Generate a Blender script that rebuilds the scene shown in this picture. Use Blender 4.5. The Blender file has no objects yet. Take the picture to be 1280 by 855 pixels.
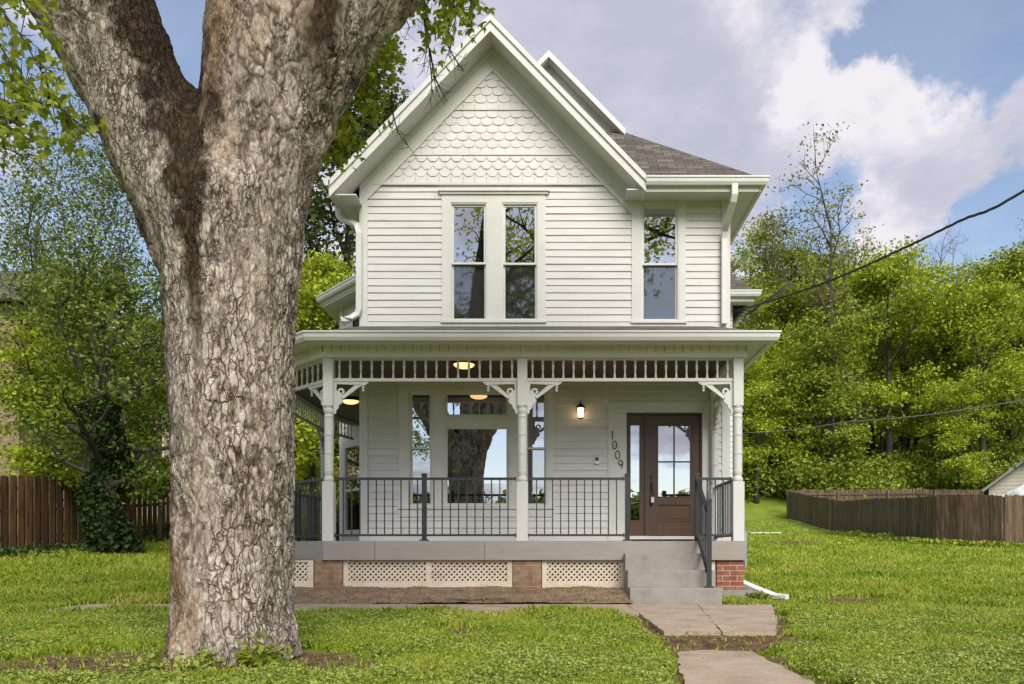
import bpy, math, random
import numpy as np
from mathutils import Vector, noise as mnoise
R = math.radians
random.seed(7)
rng = np.random.default_rng(11)
sc = bpy.context.scene
COL = sc.collection

# ------------------------------------------------------------------ camera, sky, sun, exposure
F_PX, VX, VY = 1040.0, 690.0, 690.0        # focal length and vanishing point measured in the 1280 px photograph
CAM_Z = 0.72
cd = bpy.data.cameras.new('camera'); cam = bpy.data.objects.new('camera', cd); COL.objects.link(cam)
cam.location = (0, 0, CAM_Z); cam.rotation_euler = (R(90), 0, 0)
cd.sensor_width = 36; cd.lens = F_PX / 1280 * 36
cd.shift_x = (640 - VX) / 1280; cd.shift_y = (VY - 427.5) / 1280
cd.clip_start = 0.05; cd.clip_end = 2000
sc.camera = cam
sc.view_settings.view_transform = 'Standard'; sc.view_settings.look = 'None'
sc.view_settings.exposure = 1.12; sc.view_settings.gamma = 1
sc.cycles.max_bounces = 7; sc.cycles.diffuse_bounces = 4; sc.cycles.transparent_max_bounces = 10
sc.cycles.use_denoising = True
sc.cycles.sample_clamp_indirect = 6

SUN_EL, SUN_AZ = 41, 166                    # azimuth clockwise from +Y: behind the camera, to the right
sd = bpy.data.lights.new('sun', 'SUN'); sd.energy = 2.05; sd.angle = R(38); sd.color = (1, .95, .87)
sun = bpy.data.objects.new('sun', sd); COL.objects.link(sun)
sdir = Vector((math.sin(R(SUN_AZ)) * math.cos(R(SUN_EL)), math.cos(R(SUN_AZ)) * math.cos(R(SUN_EL)), math.sin(R(SUN_EL))))
sun.rotation_euler = sdir.to_track_quat('Z', 'Y').to_euler()

def direction(px, py):
    return Vector(((px - VX) / F_PX, 1, (VY - py) / F_PX)).normalized()

world = bpy.data.worlds.new('World'); sc.world = world; world.use_nodes = True
def build_world():
    nt = world.node_tree; N, L = nt.nodes, nt.links
    bg = N['Background']; bg.inputs['Strength'].default_value = 0.083
    sky = N.new('ShaderNodeTexSky'); sky.sky_type = 'NISHITA'; sky.sun_disc = False
    sky.sun_elevation = R(SUN_EL); sky.sun_rotation = R(SUN_AZ); sky.air_density = 1.0; sky.dust_density = .6
    tc = N.new('ShaderNodeTexCoord')
    def math_(op, a, b=None, clamp=False):
        m = N.new('ShaderNodeMath'); m.operation = op; m.use_clamp = clamp
        for i, v in enumerate((a, b)):
            if v is None: continue
            if isinstance(v, (int, float)): m.inputs[i].default_value = v
            else: L.new(v, m.inputs[i])
        return m.outputs[0]
    sep = N.new('ShaderNodeSeparateXYZ'); L.new(tc.outputs['Generated'], sep.inputs[0])
    den = math_('ADD', math_('ABSOLUTE', sep.outputs[2]), .32)
    pr = N.new('ShaderNodeVectorMath'); pr.operation = 'DIVIDE'; L.new(tc.outputs['Generated'], pr.inputs[0])
    cb = N.new('ShaderNodeCombineXYZ'); 
    for i in range(3): L.new(den, cb.inputs[i])
    L.new(cb.outputs[0], pr.inputs[1])
    def noise_(scale, detail, rough, off, dist=0.0):
        mp = N.new('ShaderNodeMapping'); mp.inputs['Location'].default_value = off; L.new(pr.outputs[0], mp.inputs[0])
        n = N.new('ShaderNodeTexNoise'); n.inputs['Scale'].default_value = scale; n.inputs['Detail'].default_value = detail
        n.inputs['Roughness'].default_value = rough; n.inputs['Distortion'].default_value = dist
        L.new(mp.outputs[0], n.inputs['Vector']); return n.outputs['Fac']
    big = noise_(2.6, 10, .6, (3.1, 1.7, .4), .25)
    d = math_('MULTIPLY', math_('SUBTRACT', big, .5), 3.4)
    dn = N.new('ShaderNodeTexNoise'); dn.inputs['Scale'].default_value = 7; dn.inputs['Detail'].default_value = 9; dn.inputs['Roughness'].default_value = .6; L.new(tc.outputs['Generated'], dn.inputs['Vector'])
    dm = N.new('ShaderNodeVectorMath'); dm.operation = 'MULTIPLY_ADD'; L.new(dn.outputs['Color'], dm.inputs[0]); dm.inputs[1].default_value = (.26, .2, .26); L.new(tc.outputs['Generated'], dm.inputs[2])
    ds = N.new('ShaderNodeVectorMath'); ds.operation = 'SUBTRACT'; L.new(dm.outputs[0], ds.inputs[0]); ds.inputs[1].default_value = (.13, .1, .13)
    def bump(px, py, r, amp):
        nonlocal d
        v = N.new('ShaderNodeVectorMath'); v.operation = 'DISTANCE'; v.inputs[1].default_value = direction(px, py)
        L.new(ds.outputs[0], v.inputs[0])
        mr = N.new('ShaderNodeMapRange'); mr.interpolation_type = 'SMOOTHSTEP'
        mr.inputs['From Min'].default_value = 0; mr.inputs['From Max'].default_value = r
        mr.inputs['To Min'].default_value = amp; mr.inputs['To Max'].default_value = 0
        L.new(v.outputs['Value'], mr.inputs['Value'])
        d = math_('ADD', d, mr.outputs[0])
        return mr.outputs[0]
    for b in [(1150, 5, .09, -.75), (1265, 60, .08, -.8), (1085, 50, .05, -.4), (985, 275, .08, -.7), (1200, 285, .10, -.75), (1265, 320, .10, -.6),
              (225, 20, .13, -.75), (100, 190, .15, -.6), (1090, 205, .10, .3),
              (1000, 140, .14, .45), (760, 110, .22, .6), (560, 60, .2, .5), (1060, 90, .07, .25), (1095, 296, .055, .8), (1010, 290, .04, .4), (880, 190, .14, .4), (1180, 190, .13, .45)]:
        bump(*b)
    d = math_('ADD', d, .30)
    cov = N.new('ShaderNodeMapRange'); cov.interpolation_type = 'SMOOTHSTEP'; L.new(d, cov.inputs['Value'])
    cov.inputs['From Min'].default_value = .10; cov.inputs['From Max'].default_value = .62
    hz = math_('MULTIPLY_ADD', cov.outputs[0], .82); hz.node.inputs[2].default_value = .18     # thin veil over the blue
    lit = noise_(3.2, 10, .62, (.3, 2.2, 1.4), .2)
    lit2 = math_('ADD', math_('MULTIPLY', math_('SUBTRACT', lit, .5), 2.9), .5)
    keep = d
    for b in [(770, 130, .17, -.55), (900, 90, .10, -.3), (640, 40, .15, -.15), (1080, 250, .10, -.2), (1000, 120, .05, .3), (1010, 70, .06, .3), (1120, 60, .07, .45), (880, 20, .08, .3), (1090, 285, .06, .5)]: lit2 = math_('ADD', lit2, bump(*b))
    d = keep
    ramp = N.new('ShaderNodeValToRGB'); L.new(lit2, ramp.inputs[0])
    cr = ramp.color_ramp; cr.elements[0].position = .1; cr.elements[0].color = (2.9, 3.0, 3.55, 1)
    cr.elements[1].position = .85; cr.elements[1].color = (5.0, 4.75, 5.05, 1)
    e = cr.elements.new(.45); e.color = (3.45, 3.45, 4.05, 1)
    mix = N.new('ShaderNodeMix'); mix.data_type = 'RGBA'
    L.new(hz, mix.inputs[0]); L.new(sky.outputs[0], mix.inputs[6]); L.new(ramp.outputs[0], mix.inputs[7])
    L.new(mix.outputs[2], bg.inputs['Color'])
build_world()

# ------------------------------------------------------------------ helpers
def tag(o, label=None, cat=None, group=None, kind=None):
    if label: o['label'] = label
    if cat: o['category'] = cat
    if group: o['group'] = group
    if kind: o['kind'] = kind
    return o
def thing(name, label, cat, loc=(0, 0, 0), group=None):
    o = bpy.data.objects.new(name, None); COL.objects.link(o); o.location = loc; o.empty_display_size = .2
    return tag(o, label, cat, group)
def adopt(o, parent):
    if parent is not None:
        o.parent = parent
        base = Vector((0, 0, 0)); p = parent
        while p is not None:
            base += Vector(p.location); p = p.parent
        o.location = -base
    return o

class MB:
    def __init__(s): s.v, s.f, s.uv = [], [], {}
    def poly(s, pts, uv=None):
        b = len(s.v); s.v += [tuple(p) for p in pts]
        s.f.append(tuple(range(b, b + len(pts))))
        if uv: s.uv[len(s.f) - 1] = uv
    def box(s, x0, x1, y0, y1, z0, z1):
        b = len(s.v)
        s.v += [(x0, y0, z0), (x1, y0, z0), (x1, y1, z0), (x0, y1, z0), (x0, y0, z1), (x1, y0, z1), (x1, y1, z1), (x0, y1, z1)]
        for f in ((0, 3, 2, 1), (4, 5, 6, 7), (0, 1, 5, 4), (1, 2, 6, 5), (2, 3, 7, 6), (3, 0, 4, 7)):
            s.f.append(tuple(b + i for i in f))
    def obox(s, o, u, n, u0, u1, n0, n1, z0, z1):
        """box in a frame: origin o, horizontal axis u, outward axis n"""
        b = len(s.v); o, u, n = Vector(o), Vector(u), Vector(n)
        for z in (z0, z1):
            for a, c in ((u0, n0), (u1, n0), (u1, n1), (u0, n1)):
                p = o + u * a + n * c; s.v.append((p.x, p.y, p.z + z))
        for f in ((0, 3, 2, 1), (4, 5, 6, 7), (0, 1, 5, 4), (1, 2, 6, 5), (2, 3, 7, 6), (3, 0, 4, 7)):
            s.f.append(tuple(b + i for i in f))
    def beam(s, p0, p1, w, h, up=(0, 0, 1)):
        p0, p1 = Vector(p0), Vector(p1); d = (p1 - p0).normalized(); up = Vector(up)
        sx = d.cross(up).normalized() * w / 2; sz = sx.cross(d).normalized() * h / 2
        b = len(s.v)
        for p in (p0, p1):
            for a, c in ((-1, -1), (1, -1), (1, 1), (-1, 1)): s.v.append(tuple(p + sx * a + sz * c))
        for f in ((0, 1, 2, 3), (7, 6, 5, 4), (0, 4, 5, 1), (1, 5, 6, 2), (2, 6, 7, 3), (3, 7, 4, 0)):
            s.f.append(tuple(b + i for i in f))
    def prism(s, pts, dvec):
        """planar polygon extruded by dvec"""
        d = Vector(dvec); n = len(pts); b = len(s.v)
        s.v += [tuple(p) for p in pts] + [tuple(Vector(p) + d) for p in pts]
        s.f.append(tuple(range(b + n - 1, b - 1, -1))); s.f.append(tuple(range(b + n, b + 2 * n)))
        for i in range(n):
            j = (i + 1) % n; s.f.append((b + i, b + j, b + n + j, b + n + i))
    def tube(s, pts, rad, n=8, cap=True):
        pts = [Vector(p) for p in pts]
        if isinstance(rad, (int, float)): rad = [rad] * len(pts)
        b = len(s.v); ref = None
        for i, p in enumerate(pts):
            d = (pts[min(i + 1, len(pts) - 1)] - pts[max(i - 1, 0)])
            if d.length < 1e-9: d = Vector((0, 0, 1))
            d.normalize()
            if ref is None:
                ref = Vector((1, 0, 0)) if abs(d.x) < .8 else Vector((0, 1, 0))
            ref = (ref - d * ref.dot(d)).normalized(); o = d.cross(ref)
            for k in range(n):
                a = 2 * math.pi * k / n; s.v.append(tuple(p + (ref * math.cos(a) + o * math.sin(a)) * rad[i]))
        for i in range(len(pts) - 1):
            for k in range(n):
                k2 = (k + 1) % n
                s.f.append((b + i * n + k, b + i * n + k2, b + (i + 1) * n + k2, b + (i + 1) * n + k))
        if cap:
            s.f.append(tuple(b + k for k in range(n - 1, -1, -1))); s.f.append(tuple(b + (len(pts) - 1) * n + k for k in range(n)))
    def lathe(s, c, prof, n=14):
        """prof: (radius, z) list, bottom to top"""
        b = len(s.v)
        for r, z in prof:
            for k in range(n):
                a = 2 * math.pi * k / n; s.v.append((c[0] + r * math.cos(a), c[1] + r * math.sin(a), c[2] + z))
        for i in range(len(prof) - 1):
            for k in range(n):
                k2 = (k + 1) % n; s.f.append((b + i * n + k, b + i * n + k2, b + (i + 1) * n + k2, b + (i + 1) * n + k))
        s.f.append(tuple(b + k for k in range(n - 1, -1, -1))); s.f.append(tuple(b + (len(prof) - 1) * n + k for k in range(n)))
    def sweep(s, path, prof, closed_prof=True):
        """profile (outward offset, z) swept along a horizontal polyline with mitred corners; outward = right of travel"""
        path = [Vector((p[0], p[1])) for p in path]; rings = []
        for i, p in enumerate(path):
            def nrm(a, b):
                d = (b - a).normalized(); return Vector((d.y, -d.x))
            if i == 0: m = nrm(path[0], path[1])
            elif i == len(path) - 1: m = nrm(path[-2], path[-1])
            else:
                a, c = nrm(path[i - 1], p), nrm(p, path[i + 1]); m = (a + c).normalized(); m = m / max(.3, m.dot(a))
            rings.append([(p.x + m.x * o, p.y + m.y * o, z) for o, z in prof])
        n = len(prof); b = len(s.v)
        for r in rings: s.v += r
        for i in range(len(rings) - 1):
            for k in range(n if closed_prof else n - 1):
                k2 = (k + 1) % n
                s.f.append((b + i * n + k, b + (i + 1) * n + k, b + (i + 1) * n + k2, b + i * n + k2))
        if closed_prof:
            s.f.append(tuple(b + k for k in range(n))); s.f.append(tuple(b + (len(rings) - 1) * n + k for k in range(n - 1, -1, -1)))
    def build(s, name, mat, parent=None, smooth=False):
        me = bpy.data.meshes.new(name); me.from_pydata(s.v, [], s.f)
        if s.uv:
            lay = me.uv_layers.new(name='UVMap')
            for fi, uv in s.uv.items():
                for li, c in zip(me.polygons[fi].loop_indices, uv): lay.data[li].uv = c
        if smooth: me.shade_smooth()
        me.update()
        o = bpy.data.objects.new(name, me); COL.objects.link(o); me.materials.append(mat)
        return adopt(o, parent)

def np_mesh(name, verts, k, mat, parent=None):
    """verts: (n_faces*k, 3) array, every k of them one face"""
    verts = np.ascontiguousarray(verts, dtype=np.float32).reshape(-1, 3); nv = len(verts); nf = nv // k
    me = bpy.data.meshes.new(name); me.vertices.add(nv); me.vertices.foreach_set('co', verts.ravel())
    me.loops.add(nv); me.loops.foreach_set('vertex_index', np.arange(nv, dtype=np.int32))
    me.polygons.add(nf); me.polygons.foreach_set('loop_start', np.arange(0, nv, k, dtype=np.int32))
    me.update(calc_edges=True); me.materials.append(mat)
    o = bpy.data.objects.new(name, me); COL.objects.link(o)
    return adopt(o, parent)

# ------------------------------------------------------------------ materials
def new_mat(name):
    m = bpy.data.materials.new(name); m.use_nodes = True
    return m, m.node_tree, m.node_tree.nodes, m.node_tree.links, m.node_tree.nodes['Principled BSDF']
def nz(N, L, vec, scale, detail=4, rough=.55, dist=0):
    n = N.new('ShaderNodeTexNoise'); n.inputs['Scale'].default_value = scale; n.inputs['Detail'].default_value = detail
    n.inputs['Roughness'].default_value = rough; n.inputs['Distortion'].default_value = dist
    if vec is not None: L.new(vec, n.inputs['Vector'])
    return n.outputs['Fac']
def stretch(N, L, vec, scale):
    mp = N.new('ShaderNodeMapping'); mp.inputs['Scale'].default_value = scale; L.new(vec, mp.inputs[0]); return mp.outputs[0]
def ramp(N, L, fac, stops):
    r = N.new('ShaderNodeValToRGB'); L.new(fac, r.inputs[0]); cr = r.color_ramp
    cr.elements[0].position, cr.elements[0].color = stops[0][0], (*stops[0][1], 1)
    cr.elements[1].position, cr.elements[1].color = stops[-1][0], (*stops[-1][1], 1)
    for p, c in stops[1:-1]:
        e = cr.elements.new(p); e.color = (*c, 1)
    return r.outputs[0]
def mixc(N, L, fac, a, b, mode='MIX'):
    m = N.new('ShaderNodeMix'); m.data_type = 'RGBA'; m.blend_type = mode
    if isinstance(fac, (int, float)): m.inputs[0].default_value = fac
    else: L.new(fac, m.inputs[0])
    for i, c in ((6, a), (7, b)):
        if isinstance(c, tuple): m.inputs[i].default_value = (*c, 1)
        else: L.new(c, m.inputs[i])
    return m.outputs[2]
def bumpn(N, L, B, h, strength=.3, dist=.01):
    b = N.new('ShaderNodeBump'); b.inputs['Strength'].default_value = strength; b.inputs['Distance'].default_value = dist
    L.new(h, b.inputs['Height']); L.new(b.outputs[0], B.inputs['Normal'])
def geo_pos(N): return N.new('ShaderNodeNewGeometry').outputs['Position']

def mottled(name, stops, scale=4, rough=.7, bump=.2, bdist=.005, stretch_=None, fine=40, metallic=0):
    m, nt, N, L, B = new_mat(name); p = geo_pos(N)
    v = stretch(N, L, p, stretch_) if stretch_ else p
    a = nz(N, L, v, scale, 6, .6); f = nz(N, L, v, fine, 3, .6)
    mx = N.new('ShaderNodeMath'); mx.operation = 'MULTIPLY_ADD'; L.new(f, mx.inputs[0]); mx.inputs[1].default_value = .4
    mm = N.new('ShaderNodeMath'); mm.operation = 'MULTIPLY'; L.new(a, mm.inputs[0]); mm.inputs[1].default_value = .6
    L.new(mm.outputs[0], mx.inputs[2])
    L.new(ramp(N, L, mx.outputs[0], stops), B.inputs['Base Color'])
    B.inputs['Roughness'].default_value = rough; B.inputs['Metallic'].default_value = metallic
    if bump: bumpn(N, L, B, f, bump, bdist)
    return m
M = {}
M['siding'] = mottled('white_siding_paint', [(.30, (.46, .435, .40)), (.42, (.575, .55, .525)), (.62, (.625, .605, .585))], 1.6, .55, .12, .004, (1, 1, 4), 30)
M['trim'] = mottled('white_trim_paint', [(.3, (.55, .525, .49)), (.6, (.65, .625, .60))], 2.2, .5, .08, .003, None, 45)
M['vinyl'] = mottled('white_gutter_enamel', [(.3, (.57, .55, .52)), (.6, (.66, .64, .61))], 2, .35, .03, .002, None, 30)
M['deck'] = mottled('grey_deck_paint', [(.32, (.275, .238, .205)), (.62, (.335, .295, .26))], 3, .6, .15, .004, (1, 1, 3), 60)
M['concrete_grey'] = mottled('grey_painted_concrete', [(.3, (.19, .168, .145)), (.5, (.285, .258, .23)), (.68, (.335, .305, .278))], 3.5, .75, .3, .006, None, 55)
M['slab'] = mottled('worn_concrete', [(.28, (.19, .13, .082)), (.46, (.35, .262, .18)), (.64, (.46, .365, .27))], 3, .85, .5, .01, None, 35)
M['iron'] = mottled('black_powder_coat', [(.3, (.022, .024, .026)), (.7, (.034, .036, .038))], 6, .42, 0)
M['black'] = mottled('black_metal', [(.3, (.012, .012, .012)), (.7, (.02, .02, .02))], 6, .4, 0)
M['ceiling'] = mottled('stained_board_ceiling', [(.3, (.035, .017, .009)), (.5, (.07, .034, .017)), (.7, (.11, .055, .028))], 3, .45, .2, .004, (1, 12, 1), 30)
M['doorwood'] = mottled('walnut_stained_door', [(.3, (.045, .020, .009)), (.5, (.082, .039, .018)), (.7, (.115, .058, .029))], 5, .42, .15, .003, (9, 9, .7), 30)
M['doorframe'] = mottled('dark_walnut_frame', [(.3, (.05, .024, .013)), (.7, (.095, .05, .03))], 5, .45, .1, .003, (9, 9, .7), 30)
M['lattice'] = mottled('weathered_cream_lattice', [(.3, (.46, .36, .25)), (.5, (.66, .56, .44)), (.7, (.72, .64, .53))], 3.5, .75, .2, .004, (1, 1, 2), 40)
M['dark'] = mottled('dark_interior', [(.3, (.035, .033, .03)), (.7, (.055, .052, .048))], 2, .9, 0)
M['room'] = mottled('room_plaster', [(.3, (.16, .155, .14)), (.7, (.2, .19, .175))], 2, .9, 0)
M['dirt'] = mottled('bare_dirt', [(.28, (.10, .062, .03)), (.46, (.26, .172, .095)), (.66, (.40, .285, .17))], 5, .95, 1.0, .05, None, 34)
M['fence_brown'] = mottled('stained_brown_boards', [(.3, (.06, .03, .014)), (.5, (.125, .066, .03)), (.7, (.18, .10, .048))], 2, .75, .4, .006, (6, 6, .8), 40)
M['fence_grey'] = mottled('weathered_grey_brown_boards', [(.28, (.045, .03, .02)), (.48, (.105, .075, .05)), (.72, (.185, .142, .102))], 1.8, .85, .4, .006, (6, 6, .5), 40)
M['tarp'] = mottled('white_plastic_sheet', [(.3, (.5, .52, .55)), (.7, (.72, .73, .75))], 3, .4, .3, .02, None, 12)
M['white_pipe'] = mottled('dirty_white_vinyl', [(.3, (.5, .47, .42)), (.5, (.72, .71, .68)), (.7, (.8, .8, .78))], 5, .45, .1, .003, None, 40)
M['grey_cable'] = mottled('weathered_grey_cable', [(.3, (.16, .16, .165)), (.7, (.24, .24, .245))], 20, .6, 0)
M['cable'] = mottled('black_cable', [(.3, (.025, .025, .027)), (.7, (.05, .05, .053))], 20, .6, 0)
M['grey_siding'] = mottled('beige_siding', [(.3, (.42, .37, .3)), (.7, (.55, .5, .42))], 2, .7, .1)
M['pinkwall'] = mottled('dusty_pink_stucco', [(.3, (.26, .18, .15)), (.7, (.36, .26, .22))], 2, .85, .2)
M['metal'] = mottled('brushed_steel', [(.3, (.4, .4, .4)), (.7, (.55, .55, .55))], 20, .35, 0, metallic=.8)

def mat_boards_v(name, base):  # fence boards: each loose board its own tone
    m, nt, N, L, B = new_mat(name); p = geo_pos(N)
    rnd = N.new('ShaderNodeNewGeometry').outputs['Random Per Island']
    a = nz(N, L, stretch(N, L, p, (5, 5, .7)), 2.2, 6, .62); g = nz(N, L, stretch(N, L, p, (30, 30, 1.2)), 2, 3, .6)
    c = ramp(N, L, a, base)
    mul = N.new('ShaderNodeMapRange'); L.new(rnd, mul.inputs['Value']); mul.inputs['To Min'].default_value = .62; mul.inputs['To Max'].default_value = 1.3
    sc_ = N.new('ShaderNodeVectorMath'); sc_.operation = 'SCALE'; L.new(c, sc_.inputs[0]); L.new(mul.outputs[0], sc_.inputs['Scale'])
    L.new(sc_.outputs[0], B.inputs['Base Color']); B.inputs['Roughness'].default_value = .85
    bumpn(N, L, B, g, .4, .006); return m
M['fence_brown'] = mat_boards_v('stained_brown_boards_v', [(.3, (.05, .025, .010)), (.5, (.11, .057, .021)), (.7, (.175, .093, .038))])
M['fence_grey'] = mat_boards_v('weathered_boards_v', [(.28, (.045, .028, .014)), (.48, (.115, .075, .041)), (.72, (.20, .143, .088))])

def mat_shingle(name, cols):
    m, nt, N, L, B = new_mat(name)
    uv = N.new('ShaderNodeUVMap').outputs[0]
    br = N.new('ShaderNodeTexBrick'); L.new(uv, br.inputs['Vector']); br.inputs['Scale'].default_value = 1
    br.inputs['Brick Width'].default_value = .30; br.inputs['Row Height'].default_value = .125; br.inputs['Mortar Size'].default_value = .006
    br.inputs['Mortar Smooth'].default_value = .3; br.inputs['Bias'].default_value = 0
    br.inputs['Color1'].default_value = (0, 0, 0, 1); br.inputs['Color2'].default_value = (1, 1, 1, 1); br.inputs['Mortar'].default_value = (.0, .0, .0, 1)
    g = nz(N, L, stretch(N, L, uv, (2.2, 8, 1)), 3.0, 5, .7)
    mx = N.new('ShaderNodeMath'); mx.operation = 'MULTIPLY_ADD'; L.new(br.outputs['Color'], mx.inputs[0]); mx.inputs[1].default_value = .55
    mm = N.new('ShaderNodeMath'); mm.operation = 'MULTIPLY'; L.new(g, mm.inputs[0]); mm.inputs[1].default_value = .6; L.new(mm.outputs[0], mx.inputs[2])
    c = ramp(N, L, mx.outputs[0], cols)
    c = mixc(N, L, br.outputs['Fac'], c, tuple(v * .35 for v in cols[0][1]))
    L.new(c, B.inputs['Base Color']); B.inputs['Roughness'].default_value = .95
    inv = N.new('ShaderNodeMath'); inv.operation = 'SUBTRACT'; inv.inputs[0].default_value = 1; L.new(br.outputs['Fac'], inv.inputs[1])
    bumpn(N, L, B, inv.outputs[0], .6, .01); return m
M['roof'] = mat_shingle('brown_asphalt_shingles', [(.15, (.046, .042, .038)), (.45, (.095, .082, .068)), (.65, (.125, .102, .08)), (.9, (.18, .165, .145))])
M['roof_grey'] = mat_shingle('grey_asphalt_shingles', [(.15, (.16, .16, .17)), (.9, (.34, .34, .35))])
def mat_brick(name, c1, c2, mortar, w=.21, h=.075):
    m, nt, N, L, B = new_mat(name); uv = N.new('ShaderNodeUVMap').outputs[0]
    wob = nz(N, L, uv, 6, 2); 
    br = N.new('ShaderNodeTexBrick'); L.new(uv, br.inputs['Vector']); br.inputs['Scale'].default_value = 1
    br.inputs['Brick Width'].default_value = w; br.inputs['Row Height'].default_value = h; br.inputs['Mortar Size'].default_value = .0055
    br.inputs['Color1'].default_value = (*c1, 1); br.inputs['Color2'].default_value = (*c2, 1); br.inputs['Mortar'].default_value = (*mortar, 1)
    br.inputs['Mortar Smooth'].default_value = .4
    s = ramp(N, L, nz(N, L, uv, 9, 5, .65), [(.3, (.6, .55, .5)), (.65, (1.1, 1.08, 1.05))])
    L.new(mixc(N, L, 1.0, br.outputs['Color'], s, 'MULTIPLY'), B.inputs['Base Color']); B.inputs['Roughness'].default_value = .9
    inv = N.new('ShaderNodeMath'); inv.operation = 'SUBTRACT'; inv.inputs[0].default_value = 1; L.new(br.outputs['Fac'], inv.inputs[1])
    bumpn(N, L, B, inv.outputs[0], .7, .008); return m
M['brick_red'] = mat_brick('red_brick', (.26, .085, .05), (.34, .13, .08), (.55, .50, .42))
M['brick_tan'] = mat_brick('worn_tan_brick', (.26, .155, .095), (.36, .235, .15), (.40, .32, .23))
M['brick_far'] = mat_brick('ochre_brick', (.27, .2, .11), (.34, .26, .15), (.38, .32, .24), .24, .08)

def mat_glass(name, refl, tint, rough=0.0, milky=0.0):
    m, nt, N, L, B = new_mat(name)
    N.remove(B); out = N['Material Output']
    g = N.new('ShaderNodeBsdfGlossy'); g.inputs['Roughness'].default_value = rough; g.inputs['Color'].default_value = (.93, .95, 1, 1)
    t = N.new('ShaderNodeBsdfTransparent'); t.inputs['Color'].default_value = (*tint, 1)
    # gentle waviness of old panes
    b = N.new('ShaderNodeBump'); b.inputs['Strength'].default_value = .02; b.inputs['Distance'].default_value = .02
    L.new(nz(N, L, geo_pos(N), 2.2, 2), b.inputs['Height']); L.new(b.outputs[0], g.inputs['Normal'])
    mx = N.new('ShaderNodeMixShader'); mx.inputs[0].default_value = refl
    L.new(t.outputs[0], mx.inputs[1]); L.new(g.outputs[0], mx.inputs[2])
    if milky:
        d = N.new('ShaderNodeBsdfDiffuse'); d.inputs['Color'].default_value = (.18, .18, .175, 1)
        m2 = N.new('ShaderNodeMixShader'); m2.inputs[0].default_value = milky
        L.new(mx.outputs[0], m2.inputs[1]); L.new(d.outputs[0], m2.inputs[2]); L.new(m2.outputs[0], out.inputs[0])
    else: L.new(mx.outputs[0], out.inputs[0])
    return m
M['glass'] = mat_glass('window_glass', .52, (.55, .57, .56))
M['screen_glass'] = mat_glass('insect_screened_glass', .17, (.5, .5, .5), .03, .10)
M['lowglass'] = mat_glass('lower_window_glass', .36, (.5, .52, .52))
def mat_emit(name, col, s):
    m, nt, N, L, B = new_mat(name); B.inputs['Base Color'].default_value = (*col, 1)
    B.inputs['Emission Color'].default_value = (*col, 1); B.inputs['Emission Strength'].default_value = s; return m
M['lampglow'] = mat_emit('warm_lit_glass', (1, .60, .25), .85)
M['sconceglow'] = mat_emit('lit_lantern_glass', (1, .66, .32), 2.4)

def mat_leaf(name, cols, transl=.32, rough=.55, nsc=.55, nw=.7):
    m, nt, N, L, B = new_mat(name); out = N['Material Output']
    g = N.new('ShaderNodeNewGeometry'); oi = N.new('ShaderNodeObjectInfo')
    n = nz(N, L, g.outputs['Position'], nsc, 4, .65)
    a = N.new('ShaderNodeMath'); a.operation = 'MULTIPLY_ADD'; L.new(g.outputs['Random Per Island'], a.inputs[0]); a.inputs[1].default_value = .55
    b = N.new('ShaderNodeMath'); b.operation = 'MULTIPLY_ADD'; L.new(n, b.inputs[0]); b.inputs[1].default_value = nw; b.inputs[2].default_value = .23 - nw / 2
    L.new(b.outputs[0], a.inputs[2])
    c = ramp(N, L, a.outputs[0], cols)
    L.new(c, B.inputs['Base Color']); B.inputs['Roughness'].default_value = rough; B.inputs['Specular IOR Level'].default_value = .3
    t = N.new('ShaderNodeBsdfTranslucent'); L.new(c, t.inputs['Color'])
    mx = N.new('ShaderNodeMixShader'); mx.inputs[0].default_value = transl
    L.new(B.outputs[0], mx.inputs[1]); L.new(t.outputs[0], mx.inputs[2]); L.new(mx.outputs[0], out.inputs[0]); return m
M['leaf_bright'] = mat_leaf('spring_yellow_green_leaves', [(.12, (.15, .205, .012)), (.45, (.34, .41, .024)), (.8, (.52, .56, .06))])
M['leaf_mid'] = mat_leaf('mid_green_leaves', [(.12, (.10, .15, .013)), (.48, (.235, .295, .026)), (.82, (.40, .43, .06))])
M['leaf_deep'] = mat_leaf('deep_green_leaves', [(.12, (.05, .085, .010)), (.48, (.125, .175, .02)), (.82, (.25, .29, .045))])
M['leaf_dark'] = mat_leaf('dark_green_leaves', [(.15, (.028, .046, .010)), (.5, (.065, .095, .018)), (.85, (.13, .165, .03))])
M['leaf_olive'] = mat_leaf('olive_new_leaves', [(.15, (.15, .15, .03)), (.5, (.26, .25, .06)), (.85, (.36, .33, .13))])
M['leaf_maple'] = mat_leaf('fresh_maple_leaves', [(.15, (.13, .18, .010)), (.5, (.30, .36, .022)), (.85, (.48, .50, .07))], .55)
M['ivy'] = mat_leaf('ivy_leaves', [(.15, (.012, .028, .008)), (.5, (.03, .06, .014)), (.85, (.06, .10, .025))], .2)
M['grass'] = mat_leaf('lawn_grass', [(.08, (.10, .18, .012)), (.36, (.22, .32, .022)), (.62, (.38, .43, .04)), (.88, (.55, .50, .13))], .3, .55, .75, 1.25)
M['weed'] = mat_leaf('low_weed_leaves', [(.1, (.14, .20, .025)), (.5, (.30, .37, .055)), (.9, (.46, .50, .13))], .3, .55, 1.2, 1.0)

def mat_bark_small(name, c0, c1):
    return mottled(name, [(.3, c0), (.7, c1)], 3, .9, .6, .02, (4, 4, 1), 20)
M['bark_dark'] = mat_bark_small('dark_bark', (.028, .022, .017), (.085, .068, .052))
M['bark_grey'] = mat_bark_small('grey_bark', (.09, .078, .064), (.20, .175, .145))

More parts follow.
